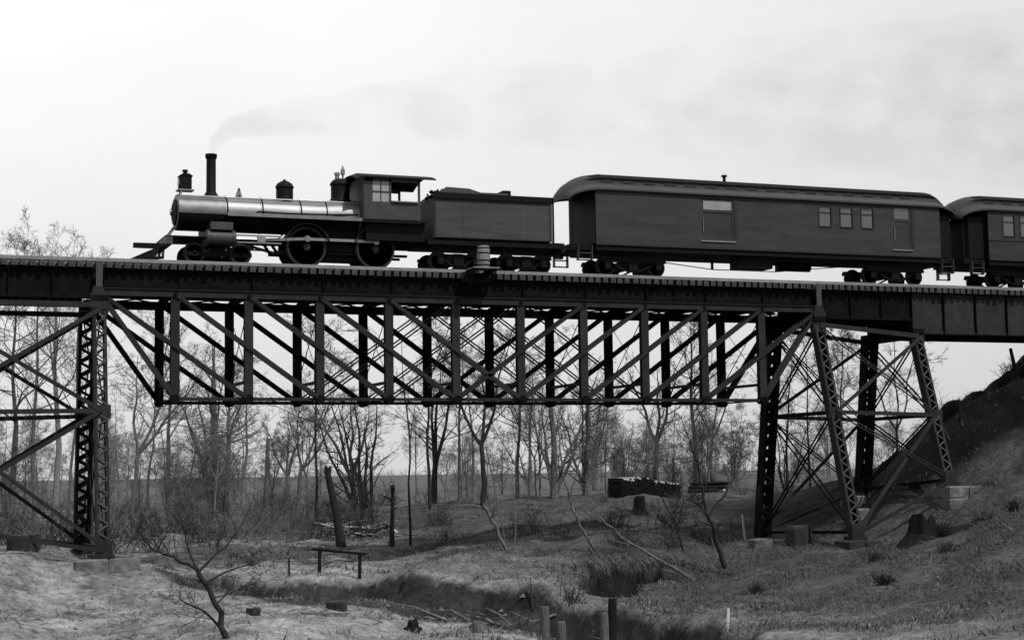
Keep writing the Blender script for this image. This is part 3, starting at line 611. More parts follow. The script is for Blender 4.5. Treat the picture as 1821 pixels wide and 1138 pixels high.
def ground_mat():
    m = bpy.data.materials.new('ground'); m.use_nodes = True; n = m.node_tree; b = n.nodes['Principled BSDF']; b.inputs['Roughness'].default_value = .95; b.inputs['Specular IOR Level'].default_value = .1
    g = n.nodes.new('ShaderNodeNewGeometry')
    def N(sc, det=8, ro=.6):
        z = n.nodes.new('ShaderNodeTexNoise'); z.inputs['Scale'].default_value = sc; z.inputs['Detail'].default_value = det; z.inputs['Roughness'].default_value = ro
        n.links.new(g.outputs['Position'], z.inputs[0]); return z.outputs[0]
    def R(i, a, b_, c, d):
        r = n.nodes.new('ShaderNodeMapRange'); n.links.new(i, r.inputs[0])
        for k, v in enumerate((a, b_, c, d)): r.inputs[k+1].default_value = v
        return r.outputs[0]
    def Mth(op, a, b_):
        q = n.nodes.new('ShaderNodeMath'); q.operation = op
        for k, v in enumerate((a, b_)):
            if isinstance(v, (int, float)): q.inputs[k].default_value = v
            else: n.links.new(v, q.inputs[k])
        return q.outputs[0]
    s = n.nodes.new('ShaderNodeSeparateXYZ'); n.links.new(g.outputs['Position'], s.inputs[0])
    # pale trampled soil on the left bank, darker turf on the right bank and embankment
    side = R(Mth('ADD', Mth('ADD', s.outputs[0], Mth('MULTIPLY', s.outputs[1], .12)), Mth('MULTIPLY', N(.12, 4), 9)), 14, 24, 0, 1)
    back = R(Mth('ADD', s.outputs[1], Mth('MULTIPLY', N(.15, 4), 14)), 12, 26, 0, 1); side = Mth('MAXIMUM', side, Mth('MULTIPLY', back, .42)); base = R(side, 0, 1, .125, .036)
    patch = R(N(.6, 10, .78), .36, .62, .35, 1.5)
    fine = R(N(4, 9, .8), .32, .68, .35, 1.6)
    v = Mth('MULTIPLY', Mth('MULTIPLY', base, patch), fine)
    # wet mud low in the stream bed, the embankment's shaded slope painted dark
    at = n.nodes.new('ShaderNodeAttribute'); at.attribute_name = 'wet_soil'
    mud = R(Mth('ADD', at.outputs['Fac'], Mth('MULTIPLY', Mth('SUBTRACT', N(1.6), .5), .9)), .1, .6, 1.0, .17)
    v = Mth('MULTIPLY', v, mud)
    bank_shade = R(Mth('ADD', s.outputs[0], Mth('ADD', Mth('MULTIPLY', N(.5), 4), Mth('MULTIPLY', s.outputs[1], 2.5))), 35.5, 39, 0, 1)
    bank_shade = R(Mth('MULTIPLY', Mth('MULTIPLY', bank_shade, R(s.outputs[1], 14, 24, 1, 0)), R(s.outputs[0], 31, 35, 0, 1)), 0, 1, 1.0, .06)
    v = Mth('MULTIPLY', v, bank_shade)
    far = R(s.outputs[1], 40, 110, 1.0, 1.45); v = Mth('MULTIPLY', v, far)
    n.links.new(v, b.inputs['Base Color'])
    bp = n.nodes.new('ShaderNodeBump'); bp.inputs['Strength'].default_value = .55; bp.inputs['Distance'].default_value = .10
    n.links.new(N(2.6, 12, .72), bp.inputs['Height']); n.links.new(bp.outputs[0], b.inputs['Normal'])
    return m
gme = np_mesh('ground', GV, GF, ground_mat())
_c1, _c2 = cut(GV[:, 0], GV[:, 1]); _at = gme.attributes.new('wet_soil', 'FLOAT', 'POINT'); _at.data.foreach_set('value', np.clip(np.maximum(np.maximum(_c1, _c2)*2.3, 1.15-_seg(GV[:, 0]+.5, GV[:, 1]+.9, CH[0])/.9), 0, 1).astype(np.float32))
gme.polygons.foreach_set('use_smooth', [True]*len(gme.polygons))
gob = bpy.data.objects.new('ground', gme); COL.objects.link(gob); gob['kind'] = 'structure'
wm_ = mat('stream_water', .02, .08, .2, 2, bump=.1, spec=.6)
wv = [(x, y, -2.45) for x, y in [(10, -38), (19, -38), (17, -22), (14.5, -12), (12, -6), (8, -6), (8, -14), (11, -24)]]
wo_ = solo('stream_water', MB().add(wv, [tuple(range(8))]), wm_, None, None, kind='structure')
# grass blades as real geometry
nr = np.random.RandomState(3)
def H1(x, y): return float(height(np.array([x]), np.array([y]))[0])
def grass(name, n, xr, yr, hr, m, label, keep):
    x = nr.uniform(*xr, n); y = nr.uniform(*yr, n)
    k = keep(x, y); x = x[k]; y = y[k]; n = len(x); z = height(x, y)
    c1, c2 = cut(x, y); k = ((np.maximum(c1, c2) < nr.uniform(.02, .45, n))|((nr.rand(n) < .30)&(clump(x, y, 3.1) > 1.0))) & ~((x+2.5*y > 37)&(x > 32.5)&(nr.rand(n) > .12)); x, y, z = x[k], y[k], z[k]; n = len(x)
    a = nr.uniform(0, 6.28, n); h = nr.uniform(*hr, n)*(.6+.8*nr.rand(n)); w = h*nr.uniform(.09, .18, n); ln = nr.normal(0, .55, (n, 2))*h[:, None]
    V = np.zeros((n, 3, 3)); V[:, 0] = np.stack([x-np.cos(a)*w, y-np.sin(a)*w, z-.02], 1); V[:, 1] = np.stack([x+np.cos(a)*w, y+np.sin(a)*w, z-.02], 1)
    V[:, 2] = np.stack([x+ln[:, 0], y+ln[:, 1], z+h], 1)
    me = np_mesh(name, V.reshape(-1, 3), np.arange(3*n).reshape(-1, 3), m)
    o = bpy.data.objects.new(name, me); COL.objects.link(o); o['kind'] = 'stuff'; o['label'] = label; o['category'] = 'grass'
def clump(x, y, f=1.3): return (np.sin(x*f+np.sin(y*.9)*2)+np.sin(y*f*1.3+np.sin(x*.7)*2.2)+nr.normal(0, .8, len(x)))
rb = lambda x, y: x+.12*y+3*np.sin(y*.3)
grass('dry_grass', 260000, (-12, 34), (-30, 30), (.04, .11), GRASS[0], 'pale dry grass matted over the left bank and the clearing under the bridge', lambda x, y: (rb(x, y) < 17)&(clump(x, y, 1.9) > .1)&(y > -30+x*.2)&(y < 9+nr.normal(0, 5, len(x))))
grass('hillside_grass', 420000, (12, 50), (-34, 12), (.045, .125), GRASS[1], 'dull grass covering the slope at the lower right', lambda x, y: (rb(x, y) > 14)&(clump(x, y, .8) > -.1))
grass('dark_weeds', 110000, (6, 60), (-30, 45), (.08, .24), GRASS[2], 'dark weeds and stubble in tufts on the far banks', lambda x, y: (clump(x, y, .8) > 1.2))
# ------------------------------------------------------------------ trees
def grow(mb, pts, radii, level, R, dens=1., up=.35, minr=.011, spread=1., start=.25, maxlev=3):
    P = [Vector(p) for p in pts]; seg = [(P[i+1]-P[i]).length for i in range(len(P)-1)]; L = sum(seg)
    if L < .12: return
    cnt = {0: 18, 1: 8, 2: 6, 3: 4}.get(level, 3)*(dens if level < 2 else .5+.5*dens)
    cnt = max(2, int(cnt*R.uniform(.8, 1.2)))
    for c in range(cnt):
        f = start+(1-start)*((c+R.random())/cnt)**.9; f = min(f, .985); d = f*L; i = 0
        while i < len(seg)-1 and d > seg[i]: d -= seg[i]; i += 1
        t = min(1, d/max(seg[i], 1e-6)); q = P[i].lerp(P[i+1], t); r = radii[i]*(1-t)+radii[i+1]*t
        ax = (P[i+1]-P[i]).normalized(); side = Vector((R.gauss(0, 1), R.gauss(0, 1), R.gauss(0, .35))); side -= ax*side.dot(ax)
        if side.length < 1e-3: continue
        side.normalize(); an = math.radians(R.uniform(25, 75))*spread
        dv = (ax*math.cos(an)+side*math.sin(an)).normalized()
        ln = max(L*(.50 if level == 0 else .60), .5 if minr > .0065 else .3)*(1.12-f*.75)*R.uniform(.6, 1.15); nseg = 4 if level == 0 else 3 if level < 3 else 2
        rr_ = max(minr, r*R.uniform(.36, .55)); pp = [q]; rs = [rr_]
        if level >= maxlev:
            a_ = dv.orthogonal().normalized()*minr*.62; b_ = dv.cross(a_); e = q+dv*ln+Vector((0, 0, ln*.12)); o_ = len(mb.v)
            mb.v += [tuple(q+a_), tuple(q-a_*.5+b_*.87), tuple(q-a_*.5-b_*.87), tuple(e)]; mb.f += [(o_, o_+1, o_+3), (o_+1, o_+2, o_+3), (o_+2, o_, o_+3)]; continue
        for s in range(nseg):
            dv = (dv+Vector((R.gauss(0, .26), R.gauss(0, .26), R.gauss(0, .17)+up*.2))).normalized()
            pp.append(pp[-1]+dv*(ln/nseg)); rs.append(max(minr*.8, rr_*(1-(s+1)/nseg*.75)))
        mb.tube(pp, rs, 5 if level == 0 else 3, False)
        if level < maxlev: grow(mb, pp, rs, level+1, R, dens, up, minr, spread, .2, maxlev)
def trunk_line(R, H, lean, r, wob=.03, ex=1.3, n=11, top=.12):
    ph = R.uniform(0, 6); p2 = R.uniform(0, 6); r = r*.85; pts = []; rs = []
    for i in range(n):
        f = i/(n-1); pts.append((lean*f**ex+wob*H*(math.sin(f*5+ph)*.9+math.sin(f*13+p2)*.35)*min(1, f*2.5)*.6+R.gauss(0, wob*H*.06), R.gauss(0, wob*H*.2)*f, H*f)); rs.append(r*((1-f)**.8*(1-top)+top)*(1.25 if i == 0 else 1))
    return pts, rs
def add_tree(loc, H, r, lean, form, tone, label, seed, group='bare trees behind the bridge'):
    R = random.Random(seed); m = BARK[tone]
    t = thing('bare_tree' if form != 's' else 'dead_trunk', label, 'tree' if form != 's' else 'dead trunk', loc, group if form != 's' else None)
    X0 = Vector(loc); mbT = MB(); mbC = MB()
    rot = Matrix.Rotation(-YAW*.9, 3, 'Z')
    far = (Vector(loc)-CAM).length; minr = .0075*far/100+.003
    def tr_(pts): return [tuple(X0+rot @ Vector(p)) for p in pts]
    if form == 's':
        pts, rs = trunk_line(R, H, lean, r, .01, 1.05, 7, .62); pts[0] = (pts[0][0], pts[0][1], -.3)
        mbT.tube(tr_(pts), rs, 10)
        p = Vector(tr_(pts)[-1])
        for k in range(7):
            a = k*.9; q = p+Vector((math.cos(a)*r*.4, math.sin(a)*r*.4, -.1)); mbT.beam(q, q+Vector((R.uniform(-.05, .05), 0, R.uniform(.15, .45))), r*.4, r*.3)
        for k in range(3):
            f = R.uniform(.3, .9); q = Vector(tr_(pts)[int(f*6)]); d = Vector((R.choice([-1, 1]), R.uniform(-.3, .3), .5))
            mbC.tube([q, q+d*R.uniform(.25, .5)], [.05, .03], 5)
        part('trunk', mbT, m, t, True); part('branch_stubs', mbC, m, t)
        return t
    stems = []
    if form == 't': stems.append(trunk_line(R, H*.97, lean, r, .02))
    elif form == 'y': stems.append(trunk_line(R, H, lean, r, .02))
    elif form == 'f':
        a, ra = trunk_line(R, H*.36, lean*.2, r*1.1, .03, top=.75); stems.append((a, ra))
        for s_ in (-1, 1, .25):
            b, rb_ = trunk_line(R, H*R.uniform(.5, .64), lean*.8+s_*H*.2, r*.66, .05, .8)
            stems.append(([(a[-1][0]+q[0], a[-1][1]+q[1], a[-1][2]-.05+q[2]) for q in b], rb_))
    elif form == 'v':
        a, ra = trunk_line(R, H*.24, lean*.1, r*1.1, .02, top=.85); stems.append((a, ra))
        for s_, hh in ((1, .75), (.25, .72), (-.1, .6)):
            b, rb_ = trunk_line(R, H*hh, lean*s_, r*.72, .03, .9)
            stems.append(([(a[-1][0]+q[0], a[-1][1]+q[1], a[-1][2]-.05+q[2]) for q in b], rb_))
    elif form == 'm':
        for k in range(6): stems.append(([(q[0]+(k-2.5)*.12, q[1], q[2]) for q in trunk_line(R, H*R.uniform(.7, 1), lean+(k-2.5)*H*.07, r*.5, .03, .9)[0]], trunk_line(R, H, 0, r*.5)[1]))
    elif form == 'b':
        stems.append(trunk_line(R, H*.95, lean, r, .02))
        for k in range(4):
            b, rb_ = trunk_line(R, H*R.uniform(.55, .8), R.uniform(-.3, .3)*H, r*.5, .04, 1.0); stems.append((b, rb_))
    for k, (pts, rs) in enumerate(stems):
        pts = list(pts)
        if pts[0][2] <= .01: pts[0] = (pts[0][0], pts[0][1], -.3)
        mbT.tube(tr_(pts), rs, 8, False)
        if form in 'fv' and k == 0: continue
        main = form in 'ty' or (form == 'b' and k == 0)
        grow(mbC, tr_(pts), rs, 0, R, {'t': 1.0, 'y': .4, 'f': .62, 'v': .55, 'm': .45, 'b': .62}[form], .45, minr, 1.0 if form != 'b' else 1.15, .38 if main else .12, 3 if form != 'y' else 2)
    part('trunk', mbT, m, t, True); part('crown', mbC, m, t)
    return t
TREES=[
 (0.24, 42.67, 15.6, 0.222, 0.27, 't', 1, 'tall bare tree nearest the left edge, grey trunk half hidden by the trestle bracing'),
 (1.31, 39.05, 17.5, 0.166, -0.13, 't', 1, 'tall bare tree second from the left edge whose fine crown rises above the deck'),
 (2.63, 40.68, 17.1, 0.254, 0.07, 't', 2, 'pale thick trunked bare tree at far left, just left of the left trestle legs'),
 (5.01, 55.35, 17.9, 0.136, 0.78, 't', 1, 'slender bare tree close beside the left trestle legs, topping the deck'),
 (8.73, 52.02, 12.8, 0.191, 2.87, 'f', 1, 'bare tree right of the left trestle leg with limbs leaning to the right'),
 (16.19, 93.01, 13.6, 0.157, 1.04, 't', 2, 'thin pale bare tree standing behind the right leaning tree beside the left trestle'),
 (17.24, 87.5, 17.4, 0.253, 0.0, 't', 1, 'straight bare tree under the first long truss panel'),
 (10.48, 40.83, 6.1, 0.122, 0.87, 'b', 1, 'low bushy bare tree with many thin stems left of the dense grey thicket tree'),
 (20.96, 86.32, 15.4, 0.557, 0.3, 'b', 1, 'dense many stemmed grey tree with the broadest twiggy crown under the truss'),
 (20.08, 75.89, 12.8, 0.283, 0.66, 't', 1, 'bare tree touching the right side of the dense many stemmed grey tree'),
 (26.68, 100.27, 13.4, 0.223, 0.56, 'b', 2, 'pale twiggy tree between the dense grey tree and the tapering bare trunk'),
 (17.77, 50.89, 5.1, 0.234, 0.19, 's', 1, 'tapering broken topped trunk standing alone left of the low forked tree'),
 (25.63, 76.95, 8.2, 0.217, -0.48, 'f', 1, 'low tree forking wide in a Y, left of the leaning dead trunk'),
 (19.93, 50.58, 8.3, 0.176, 1.76, 'f', 1, 'slanting grey tree whose limbs rise to the right beside the low forked tree'),
 (19.02, 41.8, 13.2, 0.127, 0.15, 't', 0, 'tall thin straight tree just left of the leaning dead trunk'),
 (12.83, 12.99, 3.5, 0.263, -0.66, 's', 0, 'thick dead trunk without branches leaning left, in the clearing'),
 (20.56, 37.97, 8.1, 0.247, -0.7, 'f', 1, 'pale grey tree behind the brush pile, left one of the clump'),
 (20.73, 36.02, 8.4, 0.346, -1.21, 'm', 0, 'dark clump of several stems fanning upward behind the brush pile'),
 (14.71, 11.18, 2.5, 0.143, 0.05, 's', 0, 'short dark snag with a jagged top, right of the brush pile'),
 (15.66, 11.34, 9.7, 0.078, -0.31, 'y', 0, 'slim dark sapling with a single fork, right of the jagged snag'),
 (27.7, 44.56, 12.8, 0.153, -0.08, 't', 0, 'straight dark tree touching the V forked tree on its left side'),
 (29.18, 48.26, 10.1, 0.257, 1.5, 'v', 0, 'dark tree forking into a V, right of the straight dark tree'),
 (30.33, 45.91, 11.3, 0.156, 0.23, 't', 1, 'thin grey tree between the V forked tree and the dark crooked tree'),
 (30.64, 43.91, 9.7, 0.134, -0.31, 't', 2, 'pale slender tree immediately left of the dark crooked tree'),
 (30.73, 42.28, 11.4, 0.227, -0.23, 'f', 0, 'dark crooked tree with a heavy limb to the right, at the middle of the truss'),
 (35.04, 47.02, 11.4, 0.18, 0.24, 't', 1, 'grey tree right of the dark crooked tree, left one of a close pair'),
 (57.5, 100.31, 14.3, 0.268, 0.24, 'b', 1, 'bushy grey tree right of the dark crooked tree, right one of a close pair'),
 (36.59, 43.99, 11.6, 0.333, -0.16, 'b', 1, 'stout pale grey tree with wide crown behind the leaning birch'),
 (39.11, 44.07, 10.3, 0.316, 0.24, 'b', 1, 'stout bare tree with tangled crown left of the firewood stack'),
 (71.63, 115.53, 12.7, 0.265, 1.66, 'b', 2, 'pale tangled small tree between the stout bare tree and the firewood stack'),
 (76.19, 108.06, 14.7, 0.387, -0.26, 'f', 0, 'dark tree rising directly behind the firewood stack'),
 (67.14, 81.1, 16.7, 0.301, -0.16, 't', 0, 'dark straight tree behind the right end of the firewood stack'),
 (86.61, 114.21, 14.9, 0.237, 0.27, 'f', 0, 'slender dark tree right of the firewood stack end'),
 (57.85, 57.24, 6.9, 0.092, 1.1, 'b', 1, 'small thin tree between the firewood stack and the right trestle leg'),
 (41.7, 21.18, 9.1, 0.114, 0.39, 'b', 0, 'twiggy tree seen between the first two legs of the right trestle, left one'),
 (42.97, 20.68, 9.7, 0.081, -0.2, 't', 0, 'thin dark tree seen between the first two legs of the right trestle, right one'),
 (44.73, 20.0, 10.0, 0.081, 0.07, 't', 0, 'thin tree seen through the middle bay of the right trestle'),
 (47.75, 18.77, 9.4, 0.098, -0.33, 'f', 0, 'slender tree seen between the last two legs of the right trestle'),
]
CUSTOM={
  'fore' : [[(0.68, -20.6, -1.07), (0.45, -20.6, -0.22), (0.2, -20.6, 0.35), (-0.14, -20.6, 0.89)], [(-0.14, -20.6, 0.89), (-0.77, -20.6, 1.24), (-1.31, -20.6, 1.44), (-1.7, -20.6, 2.0)], [(-0.14, -20.6, 0.89), (-0.37, -20.6, 1.55), (-0.54, -20.6, 2.39)], [(-0.11, -20.6, 0.83), (0.45, -20.6, 1.24), (1.02, -20.6, 1.75), (1.57, -20.6, 2.7)], [(0.09, -20.6, 0.52), (0.71, -20.6, 0.86), (1.31, -20.6, 1.01)], [(0.6, -20.6, -0.76), (0.17, -20.6, -0.24), (-0.42, -20.6, 0.07), (-0.53, -20.6, 0.37)], [(-0.84, -20.6, 1.27), (-1.09, -20.6, 1.78), (-1.37, -20.6, 2.13)], [(0.45, -20.6, 1.24), (0.56, -20.6, 1.87), (0.68, -20.6, 2.58)], [(0.28, -20.6, 0.17), (0.99, -20.6, 0.45), (1.35, -20.6, 0.58)]] ,
  'lean1' : [[(16.64, 1.2, -0.34), (16.24, 1.2, 0.59), (15.76, 1.2, 1.47), (15.57, 1.2, 1.86)], [(15.66, 1.2, 1.63), (15.08, 1.2, 1.8), (14.47, 1.2, 1.77)], [(16.64, 1.2, -0.23), (16.37, 1.2, 1.04), (15.98, 1.2, 3.11), (15.79, 1.2, 4.03)], [(16.82, 1.2, -0.3), (16.96, 1.2, 1.02), (16.91, 1.2, 2.64), (17.08, 1.2, 4.02)]] ,
  'birch' : [[(20.13, -0.4, -0.43), (19.47, -0.4, 0.32), (19.01, -0.4, 1.24), (18.68, -0.4, 2.04), (18.47, -0.4, 2.84), (18.27, -0.4, 3.98), (18.19, -0.4, 5.36)], [(18.68, -0.4, 2.04), (18.95, -0.4, 3.06), (19.17, -0.4, 4.21)]] ,
  'fallen' : [[(21.91, -5.0, -1.13), (20.6, -5.0, -0.4), (19.19, -5.0, 0.39), (18.15, -5.0, 1.16), (17.46, -5.0, 1.81)], [(21.07, -5.0, -0.8), (19.88, -5.0, -0.38), (19.65, -5.0, -0.16)]] ,
  'forkr' : [[(23.87, -3.9, -0.79), (23.54, -3.9, 0.11), (23.36, -3.9, 1.0), (23.07, -3.9, 1.4)], [(23.07, -3.9, 1.4), (22.95, -3.9, 2.34), (22.73, -3.9, 3.45), (22.31, -3.9, 4.56), (21.91, -3.9, 5.34)], [(23.22, -3.9, 1.33), (23.82, -3.9, 1.99), (24.22, -3.9, 2.76), (24.41, -3.9, 3.88)], [(22.99, -3.9, 2.11), (23.27, -3.9, 3.22), (23.21, -3.9, 4.56)], [(22.93, -3.9, 1.56), (22.63, -3.9, 1.72), (22.32, -3.9, 2.02)]] ,
  'forkr2' : [[(22.99, -2.0, -0.17), (22.76, -2.0, 0.74), (22.27, -2.0, 1.65), (21.79, -2.0, 2.57)], [(22.76, -2.0, 0.74), (22.96, -2.0, 1.87), (22.89, -2.0, 3.01)]] ,
}
for i, (x, y, H, r, lean, form, tone, lab) in enumerate(TREES):
    add_tree((x, y, H1(x, y)), H, r, lean, form, tone, lab, 100+i)
# a wood of fainter trees: five kinds, each copied with its trunk and crown
WR = random.Random(21); tmpl = []
for k in range(6):
    tmpl.append(add_tree((0, 0, 0), 7.6, .085, WR.uniform(-1.2, 1.2), 'bfbfbf'[k], 2 if k % 3 == 1 else 1, 'faint thin bare tree in the grey wood far behind the bridge', 500+k, 'faint trees of the wood behind the bridge'))
def place(o, x, y, s, rz):
    o.location = (x, y, H1(x, y)-.1); o.scale = (s, s, s*WR.uniform(.85, 1.15)); o.rotation_euler = (0, 0, rz)
wood = []
for k in range(130):
    y = WR.uniform(42, 150); px_ = WR.uniform(-.345, .10) if k < 85 else WR.uniform(.06, .30)
    if -.098 < px_ < -.065 or .145 < px_ < .17: px_ -= .1
    x = CAM.x+(y-CAM.y)*math.tan(YAW+px_); wood.append((x, y, WR.uniform(.6, 1.08)*(1.2 if px_ < -.2 else 1), WR.uniform(0, 6.28)))
for k, (x, y, s_, rz) in enumerate(wood):
    if k < 6: r_t = tmpl[k]
    else:
        src = tmpl[k % 6]; r_t = src.copy(); COL.objects.link(r_t)
        for ch in [c for c in src.children]:
            c = ch.copy(); COL.objects.link(c); c.parent = r_t
    place(r_t, x, y, s_, rz)
add_tree((83., 46., H1(83, 46)-.3), 12.6, .13, .3, 'f', 0, 'slender bare tree rising behind the dark embankment right of the trestle', 301)
add_tree((92., 50., H1(92, 50)-.3), 10.5, .09, 1.5, 't', 1, 'faint smaller tree behind the embankment between the trestle and the short posts', 302)
# custom near trees, traced as branch lines standing at their own distance
def custom(name, lines, rads, m, label, cat, seed, dens=.5, lev=2, minr=.007, jit=.5, up=.4):
    R = random.Random(seed); b0 = lines[0][0]; t = thing(name, label, cat, b0)
    mbT = MB(); mbC = MB(); off = {}
    for k, (L, r) in enumerate(zip(lines, rads)):
        base = Vector(L[0]); pts = []; 
        # offset in depth grows along each limb so the crown has volume
        key = min(off.items(), key=lambda kv: (Vector(kv[0])-base).length)[1] if off else 0.
        sl = 0 if k == 0 else R.uniform(-1, 1)*jit
        for i, p in enumerate(L):
            o_ = key+sl*i*.5; pts.append((p[0], p[1]+o_, p[2])); off[tuple(p)] = o_
        fine = []
        for i in range(len(pts)-1):
            for s in range(3):
                f = s/3; q = Vector(pts[i]).lerp(Vector(pts[i+1]), f)
                if not (i == 0 and s == 0): q += Vector((R.gauss(0, .03), R.gauss(0, .03), R.gauss(0, .02)))
                fine.append(q)
        fine.append(Vector(pts[-1])); n = len(fine); rs = [r[0]*(1-i/(n-1))+r[1]*i/(n-1) for i in range(n)]
        mbT.tube(fine, rs, 7, False)
        grow(mbC, fine, rs, 1, R, dens*(1.6 if k else .5), up, minr, 1.0, .25 if k else .5, lev)
    part('trunk', mbT, m, t, True); part('twigs', mbC, m, t)
    return t
C_ = CUSTOM
custom('bare_tree', C_['fore'], [(.085, .055), (.045, .012), (.03, .008), (.04, .009), (.03, .008), (.04, .008), (.02, .006), (.02, .006), (.02, .006)], BARK[0], 'nearest bare tree with spreading crooked limbs at the bottom, right of the stone pier', 'tree', 5, .8, 3, .006, .8)
custom('bare_tree', C_['lean1'], [(.09, .07), (.06, .02), (.03, .012), (.03, .012)], BARK[1], 'thin leaning tree with whips from one root left of the big leaning birch', 'tree', 6, .3, 2)
custom('birch_tree', C_['birch'], [(.075, .02), (.03, .01)], BIRCH, 'spotted pale birch leaning left from the top of the overhanging bank', 'tree', 7, .5, 2)
custom('fallen_birch', C_['fallen'], [(.075, .025), (.04, .015)], BIRCH, 'fallen birch pole lying aslant across the overhanging bank', 'fallen tree', 8, .3, 2)
custom('bare_tree', C_['forkr'], [(.11, .08), (.06, .012), (.055, .012), (.035, .01), (.03, .01)], BARK[0], 'dark crooked forked tree left of the right trestle leg', 'tree', 9, .9, 3)
custom('bare_tree', C_['forkr2'], [(.05, .012), (.03, .01)], BARK[0], 'small dark sapling left of the crooked forked tree below the firewood stack', 'tree', 10, .8, 3)
# wood stack
ws = thing('firewood_stack', 'long dark stack of cut firewood with pale split tops on the rise', 'firewood stack', (39.2, 34.6, 1.2))
A = Vector((36.3, 33.2, 0)); B = Vector((42.3, 36.8, 0)); dr = (B-A).normalized(); nm = Vector((dr.y, -dr.x, 0)); LN = (B-A).length
mb = MB(); mt = MB(); R = random.Random(8)
for row in range(9):
    s = 0.
    hmax = 1
    while s < LN:
        r = R.uniform(.06, .085); q = A+dr*s; z = H1(q.x, q.y)+.08+row*.135+R.uniform(-.015, .015)
        if row == 8 and R.random() < .35: s += 2*r; continue
        o = R.uniform(-.06, .06); tgt = mt if (row == 8 and R.random() < .5) or (row == 7 and R.random() < .12) else mb
        tgt.tube([q+nm*(.55+o)+Vector((0, 0, z)), q+nm*(-.55+o)+Vector((0, 0, z))], r, 6); s += 2*r*.98
o = part('logs', mb, DARKW, ws); o['kind'] = 'stuff'
o = part('split_logs', mt, PALEW, ws, label='pale split pieces along the top of the stack'); o['kind'] = 'stuff'
lp = thing('log_pile', 'low heap of long dark logs at the right end of the firewood stack', 'log pile', (44.4, 36.5, 1.3))
for k in range(9):
    z = 1.55+(k//3)*.24+(.0 if k//3 < 2 else .02); x = 43.0+(k % 3)*.1+(k//3)*.2; y = 36.2+(k % 3)*.3
    part('log', MB().tube([(x, y, z), (x+2.3+R.uniform(-.4, .3), y-.5, z+R.uniform(-.02, .05))], R.uniform(.1, .14), 8), DARKW if k != 1 else PALEW, lp)
# brush pile
bp_ = thing('brush_pile', 'heap of broken pale and dark limbs behind the leaning dead trunk', 'brush pile', (16.5, 22, H1(16.5, 22)))
for k in range(34):
    cx, cy = R.gauss(16.2, 1.1), R.gauss(20.5, 1.3); z = H1(cx, cy)+abs(R.gauss(.25, .2)); a = R.uniform(0, 3.14); L = R.uniform(.7, 2.2); e = R.uniform(-.15, .35)
    p = Vector((cx, cy, z)); d = Vector((math.cos(a), math.sin(a)*.6, e)); q = p+d*L; mid = (p+q)/2+Vector((0, 0, R.uniform(-.1, .15)))
    part('limb', MB().tube([p, mid, q], [.07 if k % 3 else .1, .05, .02], 6), PALEW if k % 5 == 0 else BARK[k % 3], bp_)
# wooden frame across the gully
fr = thing('wooden_frame', 'low dark wooden frame of two posts and a crossbar beside the gully', 'wooden frame', (8.7, -1.6, -.9))
for (x, y) in ((8.1, -1.), (9.3, -2.3)):
    part('post', MB().tube([(x, y, H1(x, y)-.3), (x+.02, y, H1(x, y)+.9)], [.075, .065], 8), DARKW, fr, True)
zz = H1(8.1, -1)+.92
part('crossbar', MB().beam((7.9, -.75, zz), (9.5, -2.5, H1(9.3, -2.3)+.92), .13, .09, (0, 0, 1)), DARKW, fr)
part('brace', MB().tube([(8.1, -1., zz-.65), (8.6, -1.6, zz-.4), (9.1, -2.1, zz-.45)], .02, 5), DARKW, fr)
# stream posts
def post(x, y, h, r, m, label, name='wooden_post', cat='post', lean=(0, 0), n=10, z0=None, group=None):
    z = H1(x, y) if z0 is None else z0; R2 = random.Random(int(x*100+y*7)); pts = [(x+lean[0]*f*h, y+lean[1]*f*h, z-.35+(h+.35)*f) for f in (0, .3, .6, .9, 1)]
    mb = MB().tube(pts, [r*1.06, r*R2.uniform(.95, 1.05), r, r*R2.uniform(.9, 1), r*.86], n)
    return solo(name, mb, m, label, cat, (x, y, z), group, True)
def offs(mb_): return mb_
post(10.67, -17.1, 1.0, .15, POSTW, 'left one of the two close wooden piles at the bottom centre', 'wooden_pile', 'pile', (.0, 0))
post(11.05, -17.4, 1.05, .15, POSTW, 'right one of the two close wooden piles at the bottom centre, touching its neighbour', 'wooden_pile', 'pile', (.01, 0))
post(12.85, -16.5, 1.95, .14, POSTW, 'single wooden pile at bottom centre, right of the close pair', 'wooden_pile', 'pile')
post(14.2, -14.0, 1.75, .15, DARKW, 'dark rotten pile behind the single wooden pile in the gully', 'wooden_pile', 'pile', (.05, 0))
post(8.4, -17.5, .35, .13, POSTW, 'short worn stub in the stream bed left of the pair of piles', 'wooden_pile', 'pile')
post(39.1, 1.2, 1.0, .07, DARKW, 'short dark post leaning on the embankment crest beside the trestle', 'fence_post', 'post', (-.05, 0))
post(42.5, 1.2, 1.5, .09, DARKW, 'longer dark post leaning left at the right edge of the embankment crest', 'fence_post', 'post', (-.28, 0))
post(15.85, -18.6, .66, .05, PALEW, 'bright white broken stake standing in the grass at lower right', 'broken_stake', 'stake', (.12, 0), 6)
post(30.9, 8.5, 1.2, .07, POSTW, 'grey stake left of the right trestle far leg', 'wooden_stake', 'stake', (.05, 0), 6)
post(30.6, 5.2+1.2, 1.3, .05, PALEW, 'white split stake leaning against the foot of the right trestle far leg', 'wooden_stake', 'stake', (-.13, 0), 6)
post(10.2, -4.0, .55, .07, DARKW, 'dark slanting stub on the gully edge right of the wooden frame', 'stub', 'stub', (.5, 0), 7)
post(7.35, .63, .7, .04, DARKW, 'thin dark stick left of the wooden frame', 'stick', 'stick', (-.05, 0), 6)
